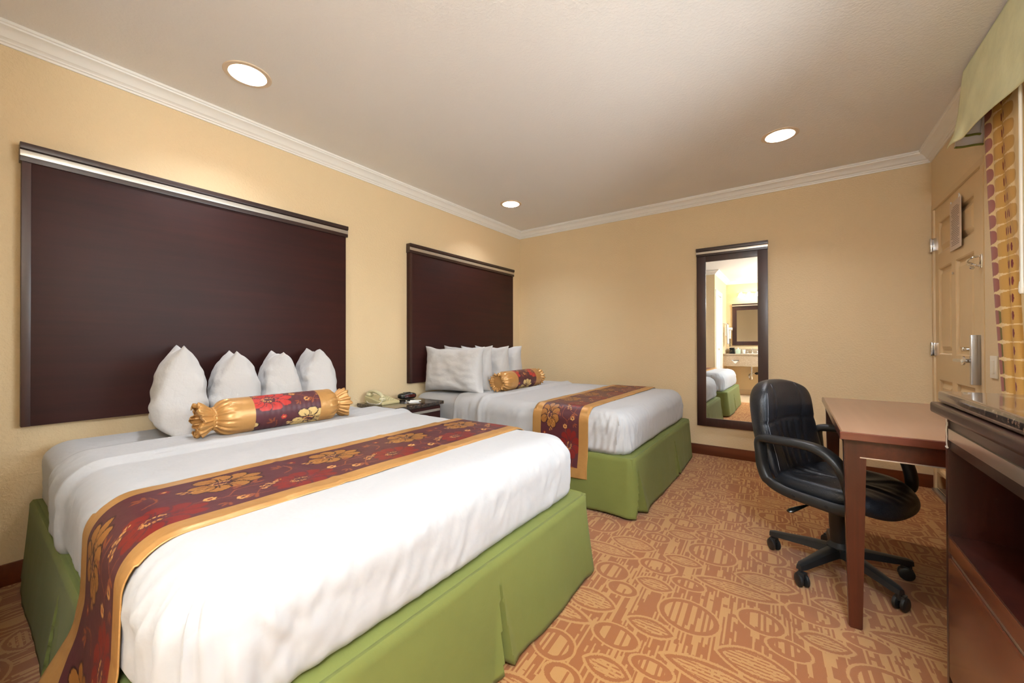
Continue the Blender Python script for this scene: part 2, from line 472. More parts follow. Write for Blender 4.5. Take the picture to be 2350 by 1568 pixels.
def baseboard(name, x0, x1, y0, y1, label, z=0.098, mat=None):
    bm = bmesh.new(); box(bm, x0, x1, y0, y1, 0, z, 0.004)
    tag(bm_obj(name, bm, mat or M['base']), label, 'baseboard', kind='structure')
baseboard('baseboard_left', XW, XW + 0.013, YF, YB, 'dark brown baseboard along the headboard wall')
baseboard('baseboard_back', XW, XR, YB - 0.013, YB, 'dark brown baseboard below the tall mirror')
baseboard('baseboard_right', XR - 0.013, XR, -0.19, DY0 - 0.05, 'dark brown baseboard below the window', 0.095)
baseboard('baseboard_front', XW, XA, YF, YF + 0.013, 'dark brown baseboard beside the alcove')
baseboard('baseboard_vanity', XA, XR, YV, YV + 0.01, 'beige tile skirting under the sink counter', 0.11, M['tile'])

# ------------------------------------------------------------------ recessed lights
def downlight(x, y, label):
    t = thing('recessed_light', (x, y, ZC), label, 'ceiling light', 'recessed ceiling lights')
    bm = bmesh.new(); lathe(bm, [(RL - 0.002, 0.004), (RL - 0.002, -0.004), (RL + 0.018, -0.004), (RL + 0.022, -0.001), (RL + 0.022, 0.0)], 48, cap=False)
    bm_obj('trim_ring', bm, M['trim_white'], t, local=True)
    bm = bmesh.new(); lathe(bm, [(RL - 0.002, 0.0), (RL - 0.005, 0.02), (RL - 0.010, 0.05), (0.072, 0.085), (0.062, 0.12), (0.03, 0.14)], 48, cap=False)
    bm_obj('baffle', bm, M['baffle'], t, local=True)
    bm = bmesh.new(); lathe(bm, [(0.002, 0.078), (0.03, 0.079), (0.050, 0.083), (0.057, 0.095), (0.048, 0.115), (0.030, 0.13)], 32)
    bm_obj('bulb', bm, M['bulb'], t, local=True)
    return t
downlight(LX[0], LY[0], 'recessed round ceiling light above the nearer bed, largest of the three in view')
downlight(LX[0], LY[1], 'small recessed round ceiling light near the corner above the farther bed')
downlight(LX[1], LY[1], 'recessed round ceiling light above the desk chair side of the room')
downlight(LX[1], LY[0], 'recessed round ceiling light out of frame above the photographer')

# ------------------------------------------------------------------ headboards
def headboard(y0, y1, z0, z1, label):
    t = thing('headboard', (XW, (y0 + y1) / 2, z0), label, 'headboard', 'wall-mounted headboards')
    quick_box('panel', XW + 0.001, XW + 0.042, y0 + 0.006, y1 - 0.012, z0, z1 - 0.07, M['espresso'], t, 0.002)
    quick_box('edge_strip', XW + 0.042, XW + 0.046, y0 + 0.006, y0 + 0.034, z0, z1 - 0.072, M['espresso_z'], t, 0.001)
    bm = bmesh.new()
    box(bm, XW + 0.001, XW + 0.060, y0, y1, z1 - 0.028, z1, 0.004)
    box(bm, XW + 0.001, XW + 0.052, y0, y1, z1 - 0.084, z1 - 0.028, 0.003)
    tm = bm_obj('top_moulding', bm, M['espresso_dark'], t)
    o = quick_box('metal_strip', XW + 0.050, XW + 0.0545, y0 + 0.001, y1 - 0.001, z1 - 0.060, z1 - 0.034, M['silver'], tm, 0.001)
    o['label'] = 'brushed silver inlay strip'
headboard(0.156, 1.765, 0.708, 1.998, 'large dark brown wall headboard behind the nearer bed')
headboard(2.375, 4.020, 0.720, 1.998, 'dark brown wall headboard behind the farther bed, next to the corner')

# ------------------------------------------------------------------ tall mirror
def tall_mirror():
    x0, x1, z0, z1 = -0.768, -0.184, 0.284, 1.998
    t = thing('wall_mirror', ((x0 + x1) / 2, YB, z0), 'tall narrow mirror in a dark wooden frame with silver strip', 'mirror')
    bm = bmesh.new(); yb = YB - 0.001; yf = YB - 0.032; w = 0.078
    ix0, ix1, iz0, iz1 = -0.688, -0.262, 0.362, 1.866
    box(bm, x0, ix0, yf, yb, z0, z1 - 0.07, 0.002); box(bm, ix1, x1, yf, yb, z0, z1 - 0.07, 0.002)
    box(bm, ix0, ix1, yf, yb, z0, iz0, 0.002); box(bm, ix0, ix1, yf, yb, iz1, z1 - 0.07, 0.002)
    bm_obj('frame', bm, M['espresso_z'], t)
    bm = bmesh.new(); box(bm, x0 - 0.003, x1 + 0.003, YB - 0.050, yb, z1 - 0.030, z1, 0.003); box(bm, x0 - 0.001, x1 + 0.001, YB - 0.044, yb, z1 - 0.076, z1 - 0.030, 0.003)
    bm_obj('top_moulding', bm, M['espresso_dark'], t)
    quick_box('metal_strip', x0 - 0.002, x1 + 0.002, YB - 0.0475, YB - 0.040, z1 - 0.056, z1 - 0.036, M['silver'], t, 0.001)['label'] = 'silver inlay strip'
    # silvered glass, leaning back very slightly in its rebate
    dz = (iz1 - iz0) / 2; tl = MIRROR_TILT
    yc = YB - 0.022
    V = [(ix0 - .004, yc + tl * dz, iz0 - .004), (ix1 + .004, yc + tl * dz, iz0 - .004), (ix1 + .004, yc - tl * dz, iz1 + .004), (ix0 - .004, yc - tl * dz, iz1 + .004)]
    V += [(x, y + 0.004, z) for x, y, z in V]
    F = [(0, 1, 2, 3), (7, 6, 5, 4), (0, 4, 5, 1), (1, 5, 6, 2), (2, 6, 7, 3), (3, 7, 4, 0)]
    pd_obj('glass', V, F, M['mirror'], t, recalc=True)
MIRROR_TILT = -0.0037
tall_mirror()

# ------------------------------------------------------------------ pattern painters (numpy, linear colour per vertex)
def L3(c): return np.array(lin(c)[:3])
MAROON = L3((80, 36, 42)); RED = L3((116, 27, 22)); REDB = L3((176, 46, 38)); GOLDP = L3((150, 98, 44)); TAN = L3((190, 138, 78)); VINE = L3((134, 68, 38)); DKM = L3((44, 12, 16)); CREAMP = L3((208, 176, 114))
def ell(s, t, cx, cy, a, b, ang):
    c, n = math.cos(ang), math.sin(ang); dx, dy = s - cx, t - cy
    u = (dx * c + dy * n) / a; v = (-dx * n + dy * c) / b
    return np.sqrt(u * u + v * v)
def paint(C, mask, col): C[mask] = col
def flower(C, s, t, cx, cy, R, petals, col, line, centre, spray):
    t = cy + (t - cy) / 0.74
    for k, (ang, ln, wd) in enumerate(petals):
        px, py = cx + math.cos(ang) * R * (0.30 + ln * 0.5), cy + math.sin(ang) * R * (0.30 + ln * 0.5)
        e = ell(s, t, px, py, R * ln * 0.46, R * wd * 1.2, ang)
        paint(C, e < 1.13, line); paint(C, e < 0.96, col)
        e2 = ell(s, t, cx + math.cos(ang) * R * 0.52, cy + math.sin(ang) * R * 0.52, R * ln * 0.2, R * 0.022, ang + 0.1)
        paint(C, e2 < 1, line)
    n = 11
    for k in range(n):
        a = 2 * PI * k / n * 0.8 + 0.5; x, y = cx + math.cos(a) * R * 0.27, cy + math.sin(a) * R * 0.2
        e = ell(s, t, x, y, R * 0.07, R * 0.045, a); paint(C, e < 1, centre); paint(C, e < 0.45, col)
    for (dx, dy) in ((-.75, .45), (-.95, .25), (-.60, .65), (-.85, .62), (-1.05, .48), (-.45, .80), (-1.1, .1)):
        x, y = cx + dx * R, cy + dy * R * spray
        e = ell(s, t, x, y, R * 0.085, R * 0.07, 0); paint(C, e < 1, col if line is DKM else centre); paint(C, e < 0.45, centre if line is DKM else line)
        e = ell(s, t, (x + cx) / 2, (y + cy) / 2, R * 0.3, R * 0.014, math.atan2(y - cy, x - cx)); paint(C, e < 1, col)
PET = [(0.1, 1.0, .24), (0.75, .95, .26), (1.35, .85, .27), (2.0, .8, .25), (-0.5, 1.0, .24), (-1.15, .9, .28), (-1.85, .85, .27), (-2.5, .8, .24), (3.1, .6, .2)]
def curve_line(C, s, t, pts, w, col):
    P = spline([(x, y, 0) for x, y in pts], 8)
    for a, b in zip(P, P[1:]):
        ax, ay, bx, by = a.x, a.y, b.x, b.y; L2 = (bx - ax) ** 2 + (by - ay) ** 2 + 1e-12
        h = np.clip(((s - ax) * (bx - ax) + (t - ay) * (by - ay)) / L2, 0, 1)
        d = np.hypot(s - ax - h * (bx - ax), t - ay - h * (by - ay)); paint(C, d < w, col)
def sprig(C, s, t, x, y, ang, col, k=1.0):
    for da, l in ((-.7, .018), (0, .022), (.7, .018)):
        a = ang + da; e = ell(s, t, x + math.cos(a) * l * k, y + math.sin(a) * l * k, .013 * k, .0042 * k, a); paint(C, e < 1, col)
def small(C, s, t, x, y, r, col, mid):
    for k in range(6):
        a = k * PI / 3; e = ell(s, t, x + math.cos(a) * r * .6, y + math.sin(a) * r * .6, r * .48, r * .40, a); paint(C, e < 1, col)
    e = ell(s, t, x, y, r * .42, r * .36, 0); paint(C, e < 1, mid)
def brocade(s, t, bright=False):
    """s along the length (period 0.352), t across 0 (foot side) .. 0.31"""
    C = np.tile(MAROON, (len(s), 1)); P = 0.352
    s = np.mod(s, P)
    R = REDB if bright else RED
    for k in (-1, 0, 1):
        o = k * P; S_ = s - o
        near = (S_ > -0.25) & (S_ < P + 0.25)
        idx = np.where(near)[0]
        if len(idx) == 0: continue
        c = C[idx]; ss_ = S_[idx]; tt = t[idx]
        curve_line(c, ss_, tt, [(.02, .06), (.09, .10), (.16, .09), (.20, .13), (.28, .12)], .0016, VINE)
        curve_line(c, ss_, tt, [(.16, .09), (.22, .045), (.30, .03)], .0016, VINE)
        curve_line(c, ss_, tt, [(.00, .17), (.035, .20), (.03, .25)], .0022, VINE)
        curve_line(c, ss_, tt, [(-.05, .12), (-.10, .09), (-.13, .05)], .0016, VINE)
        sprig(c, ss_, tt, .245, .145, .9, VINE, 1.2); sprig(c, ss_, tt, .30, .03, .2, VINE); sprig(c, ss_, tt, -.13, .05, 3.6, VINE, 1.2); sprig(c, ss_, tt, .02, .235, 2.3, VINE, 1.1)
        sprig(c, ss_, tt, -.13, .15, 2.6, VINE, 1.0); sprig(c, ss_, tt, .15, .04, 3.8, VINE, .9)
        small(c, ss_, tt, .125, .105, .015, TAN, RED); small(c, ss_, tt, .185, .050, .015, TAN, MAROON); small(c, ss_, tt, .065, .265, .014, R, TAN)
        flower(c, ss_, tt, .0, .070, .092, [(a, l, w) for a, l, w in PET], R, MAROON, TAN, 0.9)
        flower(c, ss_, tt, .190, .228, .092, [(a, l, w) for a, l, w in PET], GOLDP if not bright else CREAMP, DKM, TAN, -0.6)
        C[idx] = c
    return C
def set_pattern(me, C):
    a = me.color_attributes.new('pattern', 'FLOAT_COLOR', 'POINT')
    buf = np.ones((len(C), 4), dtype=np.float32); buf[:, :3] = C; a.data.foreach_set('color', buf.ravel())

# ------------------------------------------------------------------ beds
def rmap(p, lo, hi, rx, ry, rt, rb):
    zc = (lo[2] + hi[2]) / 2; rz = rt if p[2] > zc else rb
    r = (rx, ry, rz)
    q = [min(hi[0] - rx, max(lo[0] + rx, p[0])), min(hi[1] - ry, max(lo[1] + ry, p[1])), min(hi[2] - rt, max(lo[2] + rb, p[2]))]
    d = [(p[i] - q[i]) / r[i] for i in range(3)]
    L = math.sqrt(sum(v * v for v in d)) or 1.0
    n = [v / L for v in d]
    return Vector([q[i] + r[i] * n[i] for i in range(3)]), Vector([n[i] / r[i] for i in range(3)]).normalized()

def cushion_mesh(name, lo, hi, R, h, faces, disp, mat, parent, xr=None):
    """grid on chosen faces of a box pushed on to a rounded box, displaced along the normal"""
    def ax(a, b): n = max(2, int(round((b - a) / h))); return [a + (b - a) * i / n for i in range(n + 1)]
    xs = ax(xr[0] if xr else lo[0], hi[0]); ys = ax(lo[1], hi[1]); zs = ax(lo[2], hi[2])
    V = []; F = []; idx = {}
    def vid(x, y, z):
        k = (round(x, 5), round(y, 5), round(z, 5))
        if k not in idx:
            p, n = rmap((x, y, z), lo, hi, *R)
            if xr and x <= xr[0] + 1e-6:
                p = p - n * 0.012
            else: p = p + n * disp(p, n)
            if xr: p.x = max(p.x, xr[0]) if x <= xr[0] + 1e-6 else p.x
            idx[k] = len(V); V.append(p)
        return idx[k]
    def grid(A, B, f, flip):
        for i in range(len(A) - 1):
            for j in range(len(B) - 1):
                q = [vid(*f(A[i], B[j])), vid(*f(A[i + 1], B[j])), vid(*f(A[i + 1], B[j + 1])), vid(*f(A[i], B[j + 1]))]
                F.append(q[::-1] if flip else q)
    if 'top' in faces: grid(xs, ys, lambda a, b: (a, b, hi[2]), False)
    if 'near' in faces: grid(xs, zs, lambda a, b: (a, lo[1], b), False)
    if 'far' in faces: grid(xs, zs, lambda a, b: (a, hi[1], b), True)
    if 'foot' in faces: grid(ys, zs, lambda a, b: (hi[0], a, b), False)
    if 'head' in faces: grid(ys, zs, lambda a, b: (lo[0], a, b), True)
    if 'bottom' in faces: grid(xs, ys, lambda a, b: (a, b, lo[2]), True)
    return pd_obj(name, V, F, mat, parent, angle=80)

def make_bed(y0, y1, label, sheet_label, runner_label, rx, hang, seed, pleats, corner_pleats, mitre):
    XH, XF = -2.868, -0.852
    z0, z1 = 0.350, 0.640
    bed = thing('bed', ((XH + XF) / 2, (y0 + y1) / 2, 0), label, 'bed', 'queen beds')
    quick_box('box_spring', XH + .01, XF + 0.0405, y0 - .0105, y1 + .0105, 0.13, 0.3645, M['green'], bed, 0.004)
    for (lx, ly) in ((XH + .1, y0 + .12), (XH + .1, y1 - .12), (XF - .08, y0 + .12), (XF - .08, y1 - .12)):
        quick_box('leg', lx - .03, lx + .03, ly - .03, ly + .03, 0, 0.13, M['dark'], bed, 0.004)
    # mattress under its fitted sheet
    def dm(p, n):
        sd = 1 - abs(n.z); top = abs(n.z)
        w = 0.004 * nz(p.x * 3 + seed, p.y * 3, p.z * 4)
        w += sd * 0.007 * (abs(nz(p.x * 2.0, p.y * 2.0 + seed, p.z * 34)) ** 0.7) * sst(-2.1, -2.4, p.x)
        w += top * 0.004 * nz(p.x * 22, p.y * 2.2 + seed) * sst(-2.2, -2.5, p.x)
        return w - 0.004
    cushion_mesh('mattress', (XH, y0 + .006, z0), (XF - 0.008, y1 - .006, z1 - .004), (.10, .10, .085, .05), 0.02, ('top', 'near', 'far', 'foot', 'head', 'bottom'), dm, M['sheet'], bed)
    # top sheet with a folded-back band at the head end
    XS = -2.34
    def dc(p, n):
        sd = 1 - n.z * n.z; top = max(0, n.z)
        near_head = sst(-1.95, -2.08, p.x)
        w = 0.006
        # band ridge
        w += 0.012 * sst(-1.985, -2.02, p.x + 0.012 * nz(p.y * 3, seed)) * (0.6 + 0.4 * top)
        w += 0.012 * math.exp(-((p.x + 2.045 + 0.01 * nz(p.y * 4 + seed)) / 0.016) ** 2)
        w += sd * near_head * 0.010 * nz(p.x * 30, p.y * 2 + seed, p.z * 2.5)
        # fan folds at the foot corners
        for yc, sg in ((y0, 1), (y1, -1)):
            dy = abs(p.y - yc); dx = abs(p.x - XF)
            lat = min(1.0, max(dx, dy) / 0.42)
            fade = (1 - lat) ** 1.2
            ang = math.atan2(p.z - 0.72, (dx - dy) * 0.9 + 1e-5)
            w += sd * fade * 0.020 * nz(ang * 9 + seed, (dx - dy) * 20, seed * 3.1 + yc)
            w += sd * fade * 0.010 * nz((dx - dy) * 48, p.z * 3, seed + yc)
        # broad soft undulation of the sides, faint drag lines on the top
        w += sd * 0.010 * nz(p.x * 3.2 + seed, p.y * 3.2, p.z * 2.2) + sd * 0.004 * nz(p.x * 11, p.y * 11 + p.z * 6, seed)
        w += sd * 0.0050 * nz(p.x * 30 - p.z * 14, p.y * 34 - p.z * 14, seed)
        w += top * (0.005 * nz(p.x * 1.6, p.y * 1.6, seed) + 0.0020 * nz(p.x * 20 + p.y * 6, p.y * 3 - p.x * 2, seed))
        return max(0.002, w)
    sh = cushion_mesh('bed_sheet', (XH, y0, z0), (XF, y1, z1), (.12, .105, .105, .055), 0.0105, ('top', 'near', 'far', 'foot'), dc, M['sheet'], None, xr=(XS, XF))
    md = sh.modifiers.new('thickness', 'SOLIDIFY'); md.thickness = 0.0025; md.offset = -1
    tag(sh, sheet_label, 'bed sheet', 'white top sheets')
    # green skirt: platform edge + pleated drop on three sides
    ox = 0.052
    P = []   # plan path from head/near -> foot -> head/far
    rr = 0.05
    xf = XF + ox; ya = y0 - 0.022; yb = y1 + 0.022
    def seg_pts(a, b, n): return [(a[0] + (b[0] - a[0]) * i / n, a[1] + (b[1] - a[1]) * i / n) for i in range(n)]
    P += [(p, (0, -1)) for p in seg_pts((XW + .022, ya), (xf - rr, ya), 190)]
    for i in range(12):
        a = -PI / 2 + (PI / 2) * i / 12; P.append(((xf - rr + rr * math.cos(a), ya + rr + rr * math.sin(a)), (math.cos(a), math.sin(a))))
    P += [(p, (1, 0)) for p in seg_pts((xf, ya + rr), (xf, yb - rr), 220)]
    for i in range(12):
        a = (PI / 2) * i / 12; P.append(((xf - rr + rr * math.cos(a), yb - rr + rr * math.sin(a)), (math.cos(a), math.sin(a))))
    P += [(p, (0, 1)) for p in seg_pts((xf - rr, yb), (XW + .022, yb), 190)]
    arc = [0.0]
    for (a, _), (b, _) in zip(P, P[1:]): arc.append(arc[-1] + math.hypot(b[0] - a[0], b[1] - a[1]))
    def arc_at(px, py): return min(range(len(P)), key=lambda i: (P[i][0][0] - px) ** 2 + (P[i][0][1] - py) ** 2)
    pl = [(arc[arc_at(px, py)], w, dd) for px, py, w, dd in pleats]
    rows = 22; V = []; F = []
    zt, zb = 0.366, 0.016
    for r in range(rows + 1):
        t = r / rows
        for i, ((px, py), (nx, ny)) in enumerate(P):
            s = arc[i]; q = max(0.0, (t - 0.08) / 0.92)
            flare = 0.034 * q ** 1.1
            wav = (0.012 * nz(s * 3.1 + seed, t * 0.5) + 0.006 * nz(s * 9 + seed, t)) * q
            rad = 0.010 * (1 - min(1, t / 0.05)) ** 2
            off = flare + wav - rad
            for sc, w, dd in pl:
                ww = w * (0.10 + 0.9 * max(0, (t - 0.22) / 0.78)); u = abs(s - sc) / ww
                if u < 1 and t > 0.22: off -= dd * min(1, (t - 0.22) * 3) * (1 - u ** 1.6)
                elif u < 3 and t > 0.22: off += 0.012 * q * (1 - (u - 1) / 2)
            z = zt - (zt - zb) * t + (0.010 * nz(s * 4.2, seed) + 0.004 * nz(s * 25, seed)) * t ** 3
            if r == 0: z = zt
            V.append((max(XW + 0.016, px + nx * off), py + ny * off, max(0.003, z)))
    n = len(P)
    for r in range(rows):
        for i in range(n - 1): a = r * n + i; F.append((a, a + n, a + n + 1, a + 1))
    # flat platform strip inward from the top row
    base = len(V)
    for (px, py), (nx, ny) in P: V.append((max(XW + .016, px - nx * 0.035), py - ny * 0.035, zt - 0.003))
    for i in range(n - 1): F.append((base + i, i, i + 1, base + i + 1))
    sk = pd_obj('bed_skirt', V, F, M['green'], bed, angle=50)
    md = sk.modifiers.new('thickness', 'SOLIDIFY'); md.thickness = 0.002; md.offset = -1
    sk['label'] = 'olive green pleated bed skirt'
    # runner across the bed
    x0, x1 = rx; e = 0.0150
    path = []
    rt, rb, ry = .105, .055, .105
    yb_, ya_ = y1 + e, y0 - e; zt_ = z1 + e
    def arcpts(cy, cz, a0, a1, n, r_y, r_z): return [(cy + r_y * math.cos(a0 + (a1 - a0) * i / n), cz + r_z * math.sin(a0 + (a1 - a0) * i / n)) for i in range(n + 1)]
    path += [(yb_ + 0.006, 0.24), (yb_, 0.40)]
    path += arcpts(yb_ - ry - e * .0, zt_ - rt, 0, PI / 2, 14, ry, rt)
    path += arcpts(ya_ + ry, zt_ - rt, PI / 2, PI, 14, ry, rt)
    path += [(ya_ - 0.004, 0.40), (ya_ - 0.018, 0.28), (ya_ - 0.026, hang)]
    # resample at ds
    ds = 0.0032; out = []; acc = 0
    for (a, b) in zip(path, path[1:]):
        L = math.hypot(b[0] - a[0], b[1] - a[1]); k = acc
        while k < L: out.append((a[0] + (b[0] - a[0]) * k / L, a[1] + (b[1] - a[1]) * k / L)); k += ds
        acc = k - L
    out.append(path[-1]); N = len(out)
    W = x1 - x0; nw = int(W / ds); BW = 0.066
    V = []; F = []; ss = []; tt = []
    tot = N * ds
    for i, (y, z) in enumerate(out):
        a = out[max(0, i - 3)]; b = out[min(N - 1, i + 3)]
        ty, tz = b[0] - a[0], b[1] - a[1]; l = math.hypot(ty, tz); ny, nz_ = tz / l, -ty / l     # outward
        drop = max(0.0, (0.42 - z) / 0.42) if y < (y0 + y1) / 2 else 0
        for j in range(nw + 1):
            u = j / nw; x = x0 + W * u
            edge = min(u, 1 - u) * W
            pk = 0.0045 * (1 - sst(0, BW * 1.4, edge)) * abs(nz(y * 7 + seed, u * 2)) + 0.003 * nz(x * 6, y * 5, seed) * (1 if nz_ > .5 else 1.0)
            crease = 0.0
            for cy in (y0 + .47, y0 + .95, y0 + 1.3):
                crease += 0.0025 * math.exp(-((y - cy - 0.05 * (u - .5)) / 0.014) ** 2) if nz_ > 0.5 else 0
            o = pk + crease - (0.005 * (1 - sst(0, 0.02, edge)) if nz_ > 0.6 else 0)
            xx = x + drop * (0.02 * nz(z * 8, u * 3 + seed))
            bil = drop * (0.022 * math.sin(u * 5.0 + seed) + 0.012 * nz(u * 6, z * 5, seed))
            if mitre == 0 and y < (y0 + y1) / 2:   # loose corner turned out on the nearer bed
                fl = sst(0.34, 0.14, z) * sst(0.30, 0.0, u); bil += 0.055 * fl; xx -= 0.035 * fl
            V.append((xx, y + ny * o - max(0.0, bil) + 0.0, z + nz_ * o))
            ss.append(i * ds); tt.append((1 - u) * W - BW)
    for i in range(N - 1):
        for j in range(nw): a = i * (nw + 1) + j; F.append((a, a + nw + 1, a + nw + 2, a + 1))
    me = bpy.data.meshes.new('bed_runner'); me.from_pydata(V, [], F); me.update()
    ss = np.array(ss); tt = np.array(tt)
    s_near = ss[-1] - ss      # measured back from the near hem
    C = brocade(ss[-1] - ss + seed_off(seed), tt)
    set_pattern(me, C)
    TI = W - 2 * BW
    gold = []
    for f in F:
        ta = (tt[f[0]] + tt[f[2]]) / 2; sa = s_near[f[0]]
        gold.append(1 if (ta < 0 or ta > TI or sa < BW or ss[f[0]] < BW) else 0)
    o = link('bed_runner', me, [M['runner'], M['gold']])
    me.polygons.foreach_set('material_index', gold); smooth(me, 80)
    md = o.modifiers.new('thickness', 'SOLIDIFY'); md.thickness = 0.003; md.offset = -1
    tag(o, runner_label, 'bed runner', 'brocade bed runners')
    return bed
def seed_off(s): return 0.06 if s < 2 else 0.15

B1 = (0.212, 1.735); B2 = (2.425, 4.010)
make_bed(B1[0], B1[1], 'nearer bed with olive green skirt, nearest the camera',
         'white top sheet tucked over the nearer bed', 'long maroon and gold floral runner across the nearer bed',
         (-1.590, -1.140), 0.05, 1.3, [(-0.80, 1.045, .022, .07), (-1.9, B1[0] - .02, .05, .05)], 0, 0)
make_bed(B2[0], B2[1], 'farther bed with olive green skirt beside the mirror wall',
         'white top sheet tucked over the farther bed', 'maroon and gold floral runner across the farther bed',
         (-1.535, -1.105), 0.19, 4.7, [(-0.80, 2.47, .050, .09), (-0.80, 3.40, .030, .06)], 0, 1)

# ------------------------------------------------------------------ pillows
def pillow(yc, xf, xlen, h, th, z0, label, group, seed, tilt=0.0, yaw=0.0):
    """stands on its long edge, long side along x, broad faces towards +-y"""
    nu, nv = 40, 34; V = []; F = []
    hx, hz = xlen / 2, h / 2
    def P(u, v, side):
        au, av = abs(u), abs(v)
        pv = max(0.0, 1 - av ** 2.3) ** 0.74 if v > 0 else max(0.0, 1 - av ** 6) ** 0.5
        prof = max(0.0, (1 - au ** 6)) ** 0.5 * pv
        pinch = 1 - 0.07 * (1 - u * u) * (av ** 4); pinch2 = 1 - 0.06 * (1 - v * v) * (au ** 4)
        ear = 1 + 0.09 * (au * av) ** 5
        x = u * hx * pinch2 * ear; z = v * hz * pinch * ear
        y = side * th / 2 * prof
        w = 0.012 * nz(u * 2.4 + seed, v * 2.4, side + seed) + 0.007 * nz(u * 4 + seed, v * 5, side * 3) + 0.003 * nz(u * 14, v * 14 + seed, side) * (1 - prof * .5)
        y += w * (prof > 0.05) * prof ** 0.3 * side
        # sag: flatten the bottom, let the top edge waver
        z += 0.012 * nz(u * 3 + seed, 5.1) * (v > 0) * av
        y += 0.03 * nz(seed * 2.7, u * 1.3) * (v > 0) * av ** 2
        # weight: belly lower down
        y *= 1 + 0.30 * (-v) * (1 - av)
        return Vector((x, y, z))
    for side in (1, -1):
        for i in range(nu + 1):
            for j in range(nv + 1):
                V.append(P(2 * i / nu - 1, 2 * j / nv - 1, side))
    n1 = (nu + 1) * (nv + 1)
    for s_ in (0, 1):
        for i in range(nu):
            for j in range(nv):
                a = s_ * n1 + i * (nv + 1) + j; q = (a, a + 1, a + nv + 2, a + nv + 1); F.append(q if s_ == 0 else q[::-1])
    bm = bmesh.new(); me = bpy.data.meshes.new('pillow'); me.from_pydata([tuple(v) for v in V], [], F)
    bm.from_mesh(me); bmesh.ops.remove_doubles(bm, verts=bm.verts, dist=0.0006)
    bmesh.ops.recalc_face_normals(bm, faces=bm.faces)
    bm.to_mesh(me); bm.free()
    smooth(me, 75); o = link('pillow', me, M['pillow'])
    md = o.modifiers.new('sub', 'SUBSURF'); md.levels = 1; md.render_levels = 1
    o.location = (xf - hx, yc, z0 + hz * 0.985); o.rotation_euler = (tilt, 0, yaw)
    return tag(o, label, 'pillow', group)
g1, g2 = 'white pillows standing on the nearer bed', 'white pillows standing on the farther bed'
ZP = 0.645
pillow(0.658, -2.345, 0.45, .425, .205, ZP, 'leftmost standing white pillow on the nearer bed, fully visible to its base', g1, 1.1, -0.02, -0.20)
pillow(0.900, -2.345, 0.45, .395, .215, ZP, 'second white pillow from the left on the nearer bed, behind the bolster gold end', g1, 5.2, 0.0, -0.24)
pillow(1.135, -2.345, 0.45, .390, .205, ZP, 'third white pillow from the left on the nearer bed, behind the bolster red flower', g1, 9.7, 0.02, -0.28)
pillow(1.362, -2.345, 0.45, .405, .20, ZP, 'rightmost standing white pillow on the nearer bed, beside the right end of the headboard', g1, 14.3, 0.02, -0.28)
pillow(2.610, -2.200, 0.625, .405, .17, ZP, 'large white pillow on the farther bed showing its broad face', g2, 21.0, -0.02, 0.13)
pillow(2.800, -2.22, 0.59, .415, .14, ZP, 'white pillow directly behind the broad-faced pillow on the farther bed', g2, 26.5, 0.0)
pillow(3.055, -2.22, 0.59, .410, .20, ZP, 'third white pillow on the farther bed, with a free upper corner', g2, 31.9, 0.05)
pillow(3.275, -2.22, 0.59, .410, .18, ZP, 'farthest white pillow on the farther bed, nearest the corner', g2, 37.3, 0.03)

